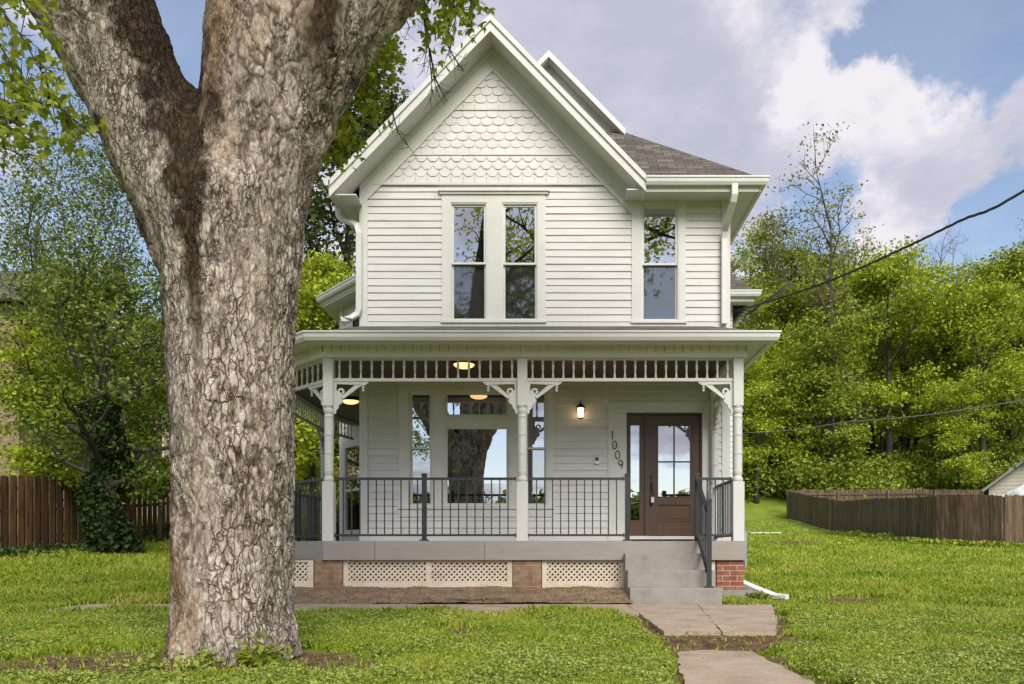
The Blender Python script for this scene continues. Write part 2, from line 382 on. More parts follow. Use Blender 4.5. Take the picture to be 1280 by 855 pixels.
def mat_bark():
    m, nt, N, L, B = new_mat('furrowed_grey_bark'); p = geo_pos(N)
    def attr(n_): a = N.new('ShaderNodeAttribute'); a.attribute_name = n_; return a.outputs['Fac']
    v = stretch(N, L, p, (1, 1, .42))
    n1 = nz(N, L, v, 5, 8, .65); n2 = nz(N, L, v, 34, 7, .72); n3 = nz(N, L, stretch(N, L, p, (1, 1, .3)), 2.3, 6, .62)
    plates = ramp(N, L, n2, [(.30, (.13, .10, .074)), (.41, (.31, .25, .195)), (.52, (.50, .425, .35)), (.70, (.68, .605, .52))])
    rust = ramp(N, L, n2, [(.3, (.10, .048, .020)), (.5, (.27, .155, .072)), (.7, (.42, .28, .16))])
    f = ramp(N, L, n3, [(.50, (0, 0, 0)), (.66, (.85, .85, .85))])
    tone = N.new('ShaderNodeMapRange'); L.new(attr('tone'), tone.inputs['Value']); tone.inputs['To Min'].default_value = .68; tone.inputs['To Max'].default_value = 1.22
    sc_ = N.new('ShaderNodeVectorMath'); sc_.operation = 'SCALE'; L.new(mixc(N, L, f, plates, rust), sc_.inputs[0]); L.new(tone.outputs[0], sc_.inputs['Scale'])
    inner = ramp(N, L, n2, [(.3, (.022, .014, .009)), (.7, (.085, .05, .028))])
    # fissures between the bark plates, two sizes, on warped coordinates
    wn = N.new('ShaderNodeTexNoise'); wn.inputs['Scale'].default_value = 9; wn.inputs['Detail'].default_value = 5; L.new(p, wn.inputs['Vector'])
    wa = N.new('ShaderNodeVectorMath'); wa.operation = 'MULTIPLY_ADD'; L.new(wn.outputs['Color'], wa.inputs[0]); wa.inputs[1].default_value = (.085, .085, .20); L.new(p, wa.inputs[2])
    wv = stretch(N, L, wa.outputs[0], (1, 1, .21))
    hs = []
    for scale, wid in ((24, .075), (58, .13)):
        vo = N.new('ShaderNodeTexVoronoi'); vo.feature = 'DISTANCE_TO_EDGE'; vo.inputs['Scale'].default_value = scale; L.new(wv, vo.inputs['Vector'])
        mr = N.new('ShaderNodeMapRange'); mr.inputs['From Min'].default_value = .0; mr.inputs['From Max'].default_value = wid; L.new(vo.outputs[0], mr.inputs['Value']); hs.append(mr.outputs[0])
    br = N.new('ShaderNodeMapRange'); L.new(n1, br.inputs['Value']); br.inputs['From Min'].default_value = .36; br.inputs['From Max'].default_value = .52   # fissures fade out in places
    def mth(op_, a, b_): 
        q = N.new('ShaderNodeMath'); q.operation = op_; q.use_clamp = True
        for t_, v_ in enumerate((a, b_)):
            if isinstance(v_, (int, float)): q.inputs[t_].default_value = v_
            else: L.new(v_, q.inputs[t_])
        return q.outputs[0]
    br2 = N.new('ShaderNodeMapRange'); L.new(n3, br2.inputs['Value']); br2.inputs['From Min'].default_value = .36; br2.inputs['From Max'].default_value = .56; br2.inputs['To Max'].default_value = 1.0
    fis = mth('MULTIPLY', mth('MAXIMUM', hs[0], br2.outputs[0]), mth('MAXIMUM', hs[1], mth('MULTIPLY', br.outputs[0], .95)))
    fis = mth('MAXIMUM', fis, .16)
    pl_ = mth('MULTIPLY', mth('ADD', attr('plate'), .15), fis)
    c = mixc(N, L, pl_, inner, sc_.outputs[0])
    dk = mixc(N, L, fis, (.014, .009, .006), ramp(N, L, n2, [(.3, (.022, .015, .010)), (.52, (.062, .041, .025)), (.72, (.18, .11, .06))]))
    c = mixc(N, L, attr('stain_shade'), c, dk)  # dark stain below the fork, plus shade painted on the trunk's left side
    L.new(c, B.inputs['Base Color']); B.inputs['Roughness'].default_value = .92; B.inputs['Specular IOR Level'].default_value = .2
    h = N.new('ShaderNodeMath'); h.operation = 'MULTIPLY_ADD'; L.new(fis, h.inputs[0]); h.inputs[1].default_value = 1.1; L.new(n2, h.inputs[2])
    bumpn(N, L, B, h.outputs[0], .9, .016)
    return m
M['bark'] = mat_bark()
# ------------------------------------------------------------------ ground
def vnoise(x, y, s, seed=0):
    """smooth value noise, vectorised"""
    x = np.asarray(x) * s + seed * 17.31; y = np.asarray(y) * s + seed * 9.17
    xi, yi = np.floor(x).astype(np.int64), np.floor(y).astype(np.int64); fx, fy = x - xi, y - yi
    fx, fy = fx * fx * (3 - 2 * fx), fy * fy * (3 - 2 * fy)
    def h(a, b):
        n = (a * 374761393 + b * 668265263 + seed * 1442695041) & 0xffffffff
        n = ((n ^ (n >> 13)) * 1274126177) & 0xffffffff
        return ((n ^ (n >> 16)) & 0xffff) / 65535.0
    return (h(xi, yi) * (1 - fx) + h(xi + 1, yi) * fx) * (1 - fy) + (h(xi, yi + 1) * (1 - fx) + h(xi + 1, yi + 1) * fx) * fy
def fnoise(x, y, s, seed=0): return .55 * vnoise(x, y, s, seed) + .3 * vnoise(x, y, s * 2.1, seed + 3) + .15 * vnoise(x, y, s * 4.3, seed + 5)
def sstep(a, b, v):
    t = np.clip((v - a) / (b - a), 0, 1); return t * t * (3 - 2 * t)

TREE_X, TREE_Y = -2.235, 5.85
def in_walk(x, y):  # lower walk, landing slabs, walk along the porch: no grass on them
    w1 = (x > .78 + .14 * np.clip(y - 4.4, 0, 3) + .03 * np.sin(y * 5)) & (x < 1.45) & (y < 6.6)
    xr = 1.96 + (y - 7.3) * .25
    w2 = (x > .99) & (x < xr) & (y > 7.3) & (y < 11.2)
    edge = 9.55 + .16 * np.sin(x * 2.3) + .12 * np.sin(x * 5.1 + 1)
    w3 = (x > -6.3) & (x < 1.05) & (y > edge) & (y < np.where(x < -4.2, 11.0, 12.4))
    w4 = (x >= 1.0) & (x < 2.2) & (y > 11.1) & (y < 12.2)
    return w1 | w2 | w3 | w4
def in_house(x, y): return (x > -4.85) & (x < 2.83) & (y > 11.98 + np.clip(-3.3 - x, 0, 2)) & (y < 24)
def bare(x, y):
    """0 = turf, 1 = bare soil"""
    x = np.asarray(x, float); y = np.asarray(y, float)
    n = fnoise(x, y, 2.6, 4); m = fnoise(x, y, .9, 8)
    dx, dy = (x - TREE_X + .15), (y - TREE_Y + .38)
    b = 1 - sstep(.72, .98, np.hypot(dx / 1.35, dy / .92) + (n - .5) * 1.1)
    b = np.maximum(b, sstep(.58, .69, n) * sstep(.48, .60, m) * .9 * (y < 12))                     # scattered worn spots
    e = np.where((y > 6.4) & (y < 7.35), 1 - sstep(.0, .2, np.maximum(.92 - x, x - 2.0) + (n - .5) * .5), 0)   # crumbled edge between the slabs
    e = np.maximum(e, np.where(y < 6.6, 1 - sstep(.02, .26, np.maximum(.78 + .14 * np.clip(y - 4.4, 0, 3) - x, x - 1.45) + (n - .5) * .35), 0))
    xr = 1.96 + (y - 7.3) * .25
    e = np.maximum(e, np.where((y > 7.2) & (y < 11.2), 1 - sstep(.0, .22, np.maximum(.95 - x, x - xr) + (n - .5) * .35), 0))
    b = np.maximum(b, e)
    p = np.exp(-(((x - 4.3) / .95) ** 2 + ((y - 11.9) / .42) ** 2)) + np.exp(-(((x - 5.6) / .9) ** 2 + ((y - 10.9) / .3) ** 2)) + np.exp(-(((x - 9.5) / 1.3) ** 2 + ((y - 33) / 2) ** 2))
    b = np.maximum(b, sstep(.35, .7, p + (n - .5) * .7))
    return b
def ground_z(x, y):
    x = np.asarray(x, float); y = np.asarray(y, float)
    z = .05 * np.clip(y - 11, 0, 34) + .13 * np.clip(y - 45, 0, 10) + .29 * np.clip(y - 55, 0, 75)
    z = z + np.clip((-x - 8) / 4, 0, 1) * .032 * np.clip(y - 12, 0, 30)
    z = z + .10 * np.clip(-y - 60, 0, 110)
    z = z + (vnoise(x, y, .5, 1) - .5) * .06 * (np.hypot(x, y) < 60)
    z = z - .09 * (1 - sstep(6.6, 7.2, y)) * (1 - sstep(-.10, .34, np.maximum(.78 + .14 * np.clip(y - 4.4, 0, 3) - x, x - 1.45)))    # the lower walk lies in a shallow trough
    z = np.where((x > -4.7) & (x < 2.7) & (y > 12.2 + np.clip(-3.3 - x, 0, 2)) & (y < 24), np.minimum(z, .0), z)
    z = z + (bare(x, y) * -.02) * (y < 14) * (y > 3)
    return z
def axis(segs):
    out = []
    for a, b, st in segs: out += list(np.arange(a, b, st))
    return np.array(out + [segs[-1][1]])
gx = axis([(-220, -40, 9), (-40, -8, 1.6), (-8, 8, .085), (8, 40, 1.6), (40, 220, 9)])
gy = axis([(-160, -10, 8), (-10, 3.5, 1.2), (3.5, 13, .085), (13, 60, 1.0), (60, 260, 8)])
X, Y = np.meshgrid(gx, gy); Z = ground_z(X, Y)
nx, ny = len(gx), len(gy)
gv = np.stack([X.ravel(), Y.ravel(), Z.ravel()], 1)
ii = (np.arange(ny - 1)[:, None] * nx + np.arange(nx - 1)[None, :]).ravel()
gf = np.stack([ii, ii + 1, ii + 1 + nx, ii + nx], 1)
me = bpy.data.meshes.new('ground'); me.vertices.add(len(gv)); me.vertices.foreach_set('co', gv.astype(np.float32).ravel())
me.loops.add(gf.size); me.loops.foreach_set('vertex_index', gf.astype(np.int32).ravel())
me.polygons.add(len(gf)); me.polygons.foreach_set('loop_start', np.arange(0, gf.size, 4, dtype=np.int32)); me.update(calc_edges=True)
at = me.attributes.new('bare', 'FLOAT', 'POINT'); at.data.foreach_set('value', bare(gv[:, 0], gv[:, 1]).astype(np.float32))
me.shade_smooth()
def mat_ground():
    m, nt, N, L, B = new_mat('turf_and_soil'); p = geo_pos(N)
    a = N.new('ShaderNodeAttribute'); a.attribute_name = 'bare'
    soil = ramp(N, L, nz(N, L, p, 9, 6, .65), [(.28, (.065, .036, .02)), (.5, (.15, .09, .052)), (.7, (.23, .155, .095))])
    turf = ramp(N, L, nz(N, L, p, .8, 8, .7), [(.3, (.10, .135, .014)), (.5, (.17, .23, .025)), (.7, (.25, .29, .045))])
    L.new(mixc(N, L, a.outputs['Fac'], turf, soil), B.inputs['Base Color']); B.inputs['Roughness'].default_value = .95
    B.inputs['Specular IOR Level'].default_value = .15
    bumpn(N, L, B, nz(N, L, p, 30, 5, .7), .8, .03); return m
M['ground'] = mat_ground(); me.materials.append(M['ground'])
g = bpy.data.objects.new('ground', me); COL.objects.link(g); tag(g, 'grassy lawn sloping gently up towards the wooded hill', 'lawn', kind='structure')

# dirt bed between porch and walk (a little bank of soil)
def sheet(name, x0, x1, y0, y1, zf, mat, nx=60, ny=12, label=None, cat=None):
    xs = np.linspace(x0, x1, nx); ys = np.linspace(y0, y1, ny); V = [(x, y, float(zf(x, y))) for y in ys for x in xs]
    Fc = [(j * nx + i, j * nx + i + 1, (j + 1) * nx + i + 1, (j + 1) * nx + i) for j in range(ny - 1) for i in range(nx - 1)]
    me = bpy.data.meshes.new(name); me.from_pydata(V, [], Fc); me.shade_smooth(); me.materials.append(mat)
    o = bpy.data.objects.new(name, me); COL.objects.link(o); return tag(o, label, cat, kind='structure')
sheet('dirt_bed', -4.3, 1.08, 11.0, 12.6, lambda x, y: .02 + .165 * float(sstep(11.05, 12.0, y + .12 * math.sin(x * 1.7))) + .05 * float(fnoise(x, y, 3, 2)), M['dirt'], 150, 34, 'strip of bare brown dirt under the porch lattice', 'dirt bed')

def slab(mb, pts, z0, z1, jit=.012):
    """concrete slab with a slightly ragged outline"""
    out = []
    for i, p in enumerate(pts):
        q = pts[(i + 1) % len(pts)]; n = max(2, int(math.dist(p, q) / .12))
        for k in range(n):
            t = k / n; j = jit if 0 < k else 0
            out.append((p[0] + (q[0] - p[0]) * t + random.uniform(-j, j), p[1] + (q[1] - p[1]) * t + random.uniform(-j, j), z0))
    mb.prism(out, (0, 0, z1 - z0))
w = MB()
xx = -6.1
for wd in (1.45, 1.5, 1.4, 1.52, 1.22):
    slab(w, [(xx, 9.35), (xx + wd - .012, 9.35), (xx + wd - .012, 11.03), (xx, 11.03)], -.08, .032 + random.uniform(-.006, .006)); xx += wd
tag(w.build('walkway', M['slab']), 'worn concrete walk running along the front of the porch', 'walkway', kind='structure')
w = MB()
slab(w, [(.985, 7.32), (1.48, 7.28), (1.93, 11.1), (1.0, 11.15)], -.09, .024, .012)
slab(w, [(1.495, 7.28), (1.97, 7.32), (2.32, 8.6), (2.62, 9.8), (2.93, 11.08), (1.945, 11.1)], -.09, .018, .016)
tag(w.build('landing_slab', M['slab']), 'two stained concrete slabs at the foot of the steps', 'paving', kind='structure')
w = MB()
slab(w, [(.66, -4), (1.58, -4), (1.56, 6.5), (1.2, 6.6), (.98, 6.46), (.70, 4.4)], -.2, -.055, .018)
tag(w.build('front_path', M['slab']), 'sunken concrete path leading to the porch steps', 'path', kind='structure')

# ------------------------------------------------------------------ the house
H = thing('victorian_house', 'white two storey Victorian house with scalloped gable and wraparound porch', 'house', (0, 13, 0))
WY = 13.8                       # front wall plane
XL, XR = -3.158, 2.92
def wx(px): return (px - VX) * WY / F_PX
def wz(py): return CAM_Z + (VY - py) * WY / F_PX

def siding(mb, o, u, n, length, z0, z1, openings=(), pitch=.1195, seed=0):
    """lapped boards: each course leans out at its lower edge, slightly uneven"""
    rr = random.Random(seed); o, u, n = Vector(o), Vector(u), Vector(n)
    k, z = 0, z0
    while z < z1 - 1e-4:
        zt = min(z + pitch, z1); zc = (z + zt) / 2
        cuts = [(0, length)]
        for (a, b, c, d) in openings:
            if c < zc < d:
                nc = []
                for (s, e) in cuts:
                    if b <= s or a >= e: nc.append((s, e)); continue
                    if a > s: nc.append((s, a))
                    if b < e: nc.append((b, e))
                cuts = nc
        for (s, e) in cuts:
            m = max(1, int((e - s) / 1.1)); us = [s + (e - s) * i / m for i in range(m + 1)]
            pr = [.021 + rr.uniform(-.004, .004) for _ in us]; dz = [rr.uniform(-.004, .004) for _ in us]
            if rr.random() < .12 and m > 1: dz[rr.randrange(m + 1)] -= .012
            for i in range(m):
                gap = .005 if i and rr.random() < .3 else 0
                P = lambda uu, out, zz: tuple(o + u * uu + n * out + Vector((0, 0, zz)))
                a0, a1 = us[i] + gap, us[i + 1]
                mb.poly([P(a0, pr[i], z + dz[i]), P(a1, pr[i + 1], z + dz[i + 1]), P(a1, .004, zt + .012), P(a0, .004, zt + .012)])
                mb.poly([P(a0, -.002, z + dz[i]), P(a1, -.002, z + dz[i + 1]), P(a1, pr[i + 1], z + dz[i + 1]), P(a0, pr[i], z + dz[i])])
        z = zt; k += 1

# openings in the front wall (u measured from XL)
def op(x0, x1, y0, y1): return (wx(x0) - XL, wx(x1) - XL, wz(y1), wz(y0))
up_open = [op(556, 678, 250, 401), op(795, 852, 252, 402)]
lo_open = [op(505, 688, 488, 636), op(765, 884, 508, 676)]
b = MB()
siding(b, (XL, WY, 0), (1, 0, 0), (0, -1, 0), XR - XL, 4.30, 6.78, up_open, seed=1)
siding(b, (XL, WY, 0), (1, 0, 0), (0, -1, 0), XR - XL, .88, 3.62, lo_open, seed=2)
siding(b, (XR, WY, 0), (0, 1, 0), (1, 0, 0), 5.1, .6, 6.6, seed=3)
siding(b, (XR, 18.9, 0), (1, 0, 0), (0, -1, 0), 1.18, .6, 6.6, seed=4)
siding(b, (4.1, 18.9, 0), (0, 1, 0), (1, 0, 0), 5, .6, 6.6, seed=5)
siding(b, (XL, 17.26, 0), (0, -1, 0), (-1, 0, 0), 17.26 - WY, .6, 6.6, seed=6)
cl = math.hypot(4.9 - 3.158, 19.35 - 17.26); cu = ((3.158 - 4.9) / cl, (19.35 - 17.26) / cl, 0)
siding(b, (-4.9, 19.35, 0), (-cu[0], -cu[1], 0), (-cu[1], cu[0], 0), cl, .6, 6.6, [(cl - 1.62, cl - 1.02, 1.3, 3.3), (.25, 1.1, 1.25, 3.1), (.6, 1.7, 4.9, 6.1)], seed=7)
siding(b, (-4.9, 25, 0), (0, -1, 0), (-1, 0, 0), 25 - 19.35, .6, 6.6, seed=8)
wall = b.build('wall', M['siding'], H)
b = MB()   # structural core behind the boards, with the window holes left open, and rooms inside
def core(x0, x1, z0, z1, opens):
    xs = sorted({x0, x1, *[v for o in opens for v in (o[0] + XL, o[1] + XL)]})
    for i in range(len(xs) - 1):
        a, c = xs[i], xs[i + 1]; zs = [(z0, z1)]
        for o in opens:
            if o[0] + XL < (a + c) / 2 < o[1] + XL:
                zs = [(s, e) for s, e in ((z0, o[2]), (o[3], z1)) if e > s]
        for s, e in zs: b.box(a, c, WY + .004, WY + .14, s, e)
core(XL + .01, XR - .01, .3, 3.9, lo_open); core(XL + .01, XR - .01, 3.9, 6.7, up_open)
b.box(XL + .004, XL + .1, WY + .14, 24, -.1, 6.6); b.box(XR - .1, XR - .004, WY + .14, 24, -.1, 6.6)
b.box(XL + .1, XR - .1, 18.0, 18.1, .3, 6.6)
b.box(XL + .1, XR - .1, WY + .14, 18, .8, .9); b.box(XL + .1, XR - .1, WY + .14, 18, 3.86, 4.1); b.box(XL + .1, XR - .1, WY + .14, 18, 6.6, 6.7)
b.box(.6, .7, WY + .14, 18, .9, 3.86); b.box(.95, 1.05, WY + .14, 18, 4.1, 6.6)
b.box(XR, 4.08, 18.93, 24, -.1, 6.6); b.build('room_shell', M['room'], H)
b = MB(); b.prism([(XL, 17.28, .4), (-4.87, 19.36, .4), (-4.87, 25, .4), (XL, 25, .4)], (0, 0, 6.2)); b.build('wing_core', M['dark'], H)

# trim boards on the front wall
b = MB()
def fb(x0, x1, y0, y1, d0=.0, d1=.032):  # board given by photo-measured extents on the wall plane
    b.box(wx(x0), wx(x1), WY - d1, WY - d0 + .004, wz(y1), wz(y0))
b.box(XL - .03, XL + .105, WY - .034, WY + .1, .88, 6.78); b.box(XR - .105, XR + .03, WY - .034, WY + .1, .88, 6.6)     # corner boards
b.box(XR, XR + .032, WY + .1, WY + .2, .88, 6.6); b.box(XL - .032, XL, WY + .1, WY + .2, .88, 6.6)
b.box(XL + .105, XR - .105, WY - .03, WY, 4.36, 4.52)             # skirt above the porch roof
b.build('corner_board', M['trim'], H)
def casing(x0, x1, y0, y1, ix, iy0, iy1, head=None):
    """flat casing round one or more openings; ix = list of (x0,x1) openings"""
    global b
    b = MB(); edges = [x0] + [v for o in ix for v in o] + [x1]
    for i in range(0, len(edges), 2): fb(edges[i], edges[i + 1], iy0, iy1)
    fb(x0, x1, y0, iy0); fb(x0, x1, iy1, y1)
    fb(x0 - 1, x1 + 1, iy1 + .5, iy1 + 3.2, 0, .06)
    if head: 
        hx0, hx1, hy0, hy1 = head
        fb(hx0, hx1, hy0, hy0 + 2, 0, .085); fb(hx0 + 2, hx1 - 2, hy0 + 2, hy1, 0, .06)
    return b.build('window_casing', M['trim'], H)
casing(552.5, 682, 243, 405, [(563, 609), (627.5, 672.5)], 254, 401, (548, 687, 239, 244))
casing(789.5, 857, 243, 406, [(801, 848.5)], 256, 401.5, (786, 861, 239, 243.5))
casing(499, 692, 478, 646, [(511, 541), (555, 637), (656, 684)], 489, 633)
b = MB(); fb(555, 637, 522, 532, 0, .03); fb(541, 555, 484, 489, 0, .036); b.build('window_mullion', M['trim'], H)

def window(px0, px1, py0, py1, mid=None, screen=False, kind='window'):
    x0, x1, z0, z1 = wx(px0), wx(px1), wz(py1), wz(py0)
    def ring(mb, x0, x1, z0, z1, t, y0, y1):
        mb.box(x0, x0 + t, y0, y1, z0, z1); mb.box(x1 - t, x1, y0, y1, z0, z1)
        mb.box(x0 + t, x1 - t, y0, y1, z0, z0 + t); mb.box(x0 + t, x1 - t, y0, y1, z1 - t, z1)
    f = MB(); ring(f, x0, x1, z0, z1, .022, WY - .02, WY + .12); fr = f.build(kind, M['vinyl'], H)
    if mid is None:
        s = MB(); ring(s, x0 + .022, x1 - .022, z0 + .022, z1 - .022, .032, WY + .012, WY + .055); so = s.build('sash', M['vinyl'], fr)
        p = MB(); p.box(x0 + .05, x1 - .05, WY + .03, WY + .034, z0 + .05, z1 - .05); p.build('pane', M['glass'], so)
        return fr
    zm = wz(mid)
    s = MB(); ring(s, x0 + .022, x1 - .022, zm - .02, z1 - .022, .034, WY + .012, WY + .05); so = s.build('sash', M['vinyl'], fr)
    p = MB(); p.box(x0 + .05, x1 - .05, WY + .03, WY + .034, zm + .01, z1 - .05); p.build('pane', M['glass'], so)
    s = MB(); ring(s, x0 + .022, x1 - .022, z0 + .022, zm + .014, .03, WY + .058, WY + .095); so = s.build('sash', M['vinyl'], fr)
    p = MB(); p.box(x0 + .048, x1 - .048, WY + .075, WY + .079, z0 + .048, zm - .012); p.build('pane', M['screen_glass' if screen else 'lowglass'], so)
    return fr
window(563, 609, 254, 401, 328.5, True); window(627.5, 672.5, 254, 401, 329, True); window(801, 848.5, 256, 401.5, 329.5, True)
window(511, 541, 489, 633, 560); window(656, 684, 489, 633, 560)
window(555, 637, 489, 522); window(555, 637, 532, 633)
for o in [c for c in H.children if c.name.startswith('window')]: pass

# ---- front door with sidelight
b = MB()
fb(760, 783, 505, 676, 0, .03); fb(877.5, 889, 505, 676, 0, .03); fb(760, 889, 503, 516, 0, .034); fb(756, 760, 478, 505, 0, .02)
b.build('door_casing', M['trim'], H)
x = wx; D0, D1 = WY + .03, WY + .11
b = MB(); zb, zt = .985, wz(516)
b.box(wx(783), wx(785.5), WY - .01, D1, zb, zt); b.box(wx(875.5), wx(877.5), WY - .01, D1, zb, zt)
b.box(wx(785.5), wx(875.5), WY - .01, D1, wz(518.5), zt); b.box(wx(806), wx(811.5), WY - .005, D1, zb, wz(518.5))
df = b.build('door_frame', M['doorframe'], H)
b = MB(); b.box(wx(782), wx(879), WY - .10, WY + .12, .93, .983); b.build('threshold', M['trim'], H)
b = MB()   # sidelight: panel with a tall pane
sx0, sx1, gx0, gx1, gz0, gz1 = wx(785.5), wx(806), wx(788.5), wx(799.5), wz(650), wz(531)
b.box(sx0, gx0, D0, D0 + .05, zb, wz(518.5)); b.box(gx1, sx1, D0, D0 + .05, zb, wz(518.5)); b.box(gx0, gx1, D0, D0 + .05, zb, gz0); b.box(gx0, gx1, D0, D0 + .05, gz1, wz(518.5))
b.box(gx0 - .012, gx1 + .012, D0 - .008, D0, gz0 - .014, gz0); b.box(gx0 - .012, gx1 + .012, D0 - .008, D0, gz1, gz1 + .014)
sl = b.build('sidelight', M['doorwood'], H)
p = MB(); p.box(gx0, gx1, D0 + .02, D0 + .024, gz0, gz1); p.build('pane', M['glass'], sl)
b = MB()
dx0, dx1 = wx(811.5), wx(875.5); gx0, gx1, gz0, gz1 = wx(823), wx(863), wz(620.5), wz(532)
px0, px1, pz0, pz1 = wx(823.5), wx(862), wz(651), wz(631)
T = D0 + .045
b.box(dx0 + .004, gx0, D0, T, zb + .012, wz(519)); b.box(gx1, dx1 - .004, D0, T, zb + .012, wz(519))
b.box(gx0, gx1, D0, T, gz1, wz(519)); b.box(gx0, gx1, D0, T, pz1, gz0); b.box(gx0, gx1, D0, T, zb + .012, pz0); b.box(gx0, gx1, D0 + .014, T, pz0, pz1)
b.box(px0 + .04, px1 - .04, D0 + .006, D0 + .014, pz0 + .04, pz1 - .04)
for (zz0, zz1) in ((pz1, pz1 + .012), (pz0 - .012, pz0)): b.box(px0 - .01, px1 + .01, D0 - .009, D0, zz0, zz1)
for (a, c) in ((gx0 - .012, gx0), (gx1, gx1 + .012)): b.box(a, c, D0 - .009, D0, gz0 - .012, gz1 + .012)
b.box(gx0, gx1, D0 - .009, D0, gz1, gz1 + .012); b.box(gx0, gx1, D0 - .009, D0, gz0 - .012, gz0)
door = b.build('front_door', M['doorwood'], H)
b = MB(); cx = (gx0 + gx1) / 2; cz = wz(577)
b.box(cx - .011, cx + .011, D0 - .004, D0 + .03, gz0, gz1); b.box(gx0, cx - .011, D0 - .004, D0 + .03, cz - .011, cz + .011); b.box(cx + .011, gx1, D0 - .004, D0 + .03, cz - .011, cz + .011)
b.build('muntin', M['doorframe'], door)
p = MB(); p.box(gx0, gx1, D0 + .014, D0 + .018, gz0, gz1); p.build('pane', M['glass'], door)
b = MB(); hx = wx(814.6)
b.tube([(hx, D0, wz(595.5)), (hx, D0 - .035, wz(595.5))], [.031, .026], 14)
b.box(hx - .019, hx + .019, D0 - .012, D0, wz(613), wz(601))
b.tube([(hx, D0 - .012, wz(604)), (hx, D0 - .05, wz(604)), (hx + .004, D0 - .055, wz(607)), (hx, D0 - .05, wz(612)), (hx, D0 - .012, wz(612))], .009, 8)
b.build('door_handle', M['black'], door)

# ---- gable: scalloped shingles
AX = -.985
b = MB()
def tri_half(z): return 1.035 * (8.80 - z) * .985      # half width of the shingled triangle at height z
def row(z, h, shape, off, wd=.197):
    half = tri_half(z) + .10
    k0 = int(-half / wd) - 1
    for k in range(k0, -k0 + 1):
        c = (k + off) * wd
        if abs(c) > half + wd * .5: continue
        w = wd * .485 + random.uniform(-.004, .002); zz = z + random.uniform(-.004, .004); top = zz + h * 2.05
        if shape == 'round': low = [(-w, zz + w * .72), (-w * .92, zz + w * .38), (-w * .66, zz + w * .12), (-w * .33, zz + .004), (0, zz), (w * .33, zz + .004), (w * .66, zz + w * .12), (w * .92, zz + w * .38), (w, zz + w * .72)]
        elif shape == 'hex': low = [(-w, zz + w * .62), (-w * .45, zz), (w * .45, zz), (w, zz + w * .62)]
        else: low = [(-w, zz), (w, zz)]
        pts = [(AX + c + a, zq) for a, zq in low] + [(AX + c + w, top), (AX + c - w, top)]
        lo, hi = .026 + random.uniform(-.003, .003), .003
        yy = lambda q: WY - (lo + (hi - lo) * (q - zz) / (top - zz))
        n = len(pts); s = len(b.v)
        b.v += [(a, yy(q), q) for a, q in pts] + [(a, yy(q) + .013, q) for a, q in pts]
        b.f.append(tuple(range(s + n)[s:s + n]))
        for i in range(n): j = (i + 1) % n; b.f.append((s + i, s + n + i, s + n + j, s + j))
Hr = .1235
z = 6.83
row(z, Hr, 'flat', 0); z += Hr * .9
for i in range(3): row(z, Hr, 'hex', .5 * (i % 2)); z += Hr
z = 7.305; row(z, Hr, 'flat', .5); z += Hr * .9
for i in range(5): row(z, Hr, 'round', .5 * (i % 2)); z += Hr
z = 8.05; row(z, Hr, 'flat', 0); z += Hr * .9
for i in range(5): row(z, Hr, 'round', .5 * (i % 2)); z += Hr
b.build('gable_shingles', M['siding'], H)
b = MB()
b.prism([(XL - .02, WY - .001, 6.70), (1.25, WY - .001, 6.70), (AX, WY - .001, 9.1)], (0, .1, 0))
b.build('gable_wall', M['siding'], H)
b = MB(); b.box(AX - 1.99, AX + 1.99, WY - .045, WY + .01, 6.795, 6.835)
b.box(AX - 1.53, AX + 1.53, WY - .031, WY, 7.292, 7.304); b.box(AX - .76, AX + .76, WY - .031, WY, 8.037, 8.049)
b.build('ledge', M['siding'], H)
SL = 1.03
b = MB()    # rake frieze boards on the gable wall, below the soffit
for s in (-1, 1):
    zt = 9.085; run = 2.32 if s > 0 else 2.19
    p = [(AX, zt), (AX + s * run, zt - SL * run), (AX + s * (run), zt - SL * run - .40), (AX, zt - .40)]
    b.prism([(a, WY - .04, c) for a, c in p] if s > 0 else [(a, WY - .04, c) for a, c in reversed(p)], (0, .04, 0))
    q = [(AX, zt), (AX + s * run, zt - SL * run), (AX + s * run, zt - SL * run - .13), (AX, zt - .13)]
    b.prism([(a, WY - .06, c) for a, c in q] if s > 0 else [(a, WY - .06, c) for a, c in reversed(q)], (0, .02, 0))
b.build('frieze_board', M['trim'], H)

# ---- roofs
GY = 13.27
ZA = 9.29      # top of the front gable ridge
def roof_quad(mb, p0, p1, p2, p3, t=.10):
    """p0,p1 along the eave; p3,p2 at the top; shingles above, uv in metres"""
    P = [Vector(p) for p in (p0, p1, p2, p3)]
    e = (P[1] - P[0]).normalized(); nrm = (P[1] - P[0]).cross(P[3] - P[0]).normalized(); up = nrm.cross(e)
    if nrm.z < 0: nrm = -nrm; up = -up
    uv = [((p - P[0]).dot(e), (p - P[0]).dot(up)) for p in P]
    mb.poly([tuple(p) for p in P], uv)
    Q = [p - nrm * t for p in P]
    mb.poly([tuple(p) for p in reversed(Q)], [(0, 0)] * 4)
    for i in range(4):
        j = (i + 1) % 4; mb.poly([tuple(Q[i]), tuple(Q[j]), tuple(P[j]), tuple(P[i])], [(0, 0), (.3, 0), (.3, .1), (0, .1)])
r = MB()
eL, eR = -3.56, 1.50
zL, zR = ZA - SL * (AX - eL), ZA - SL * (eR - AX)
roof_quad(r, (eL, GY + .02, zL + .03), (eL, 19, zL + .03), (AX, 19, ZA + .03), (AX, GY + .02, ZA + .03), .04)
roof_quad(r, (eR, 17, zR + .03), (eR, GY + .02, zR + .03), (AX, GY + .02, ZA + .03), (AX, 17, ZA + .03), .04)
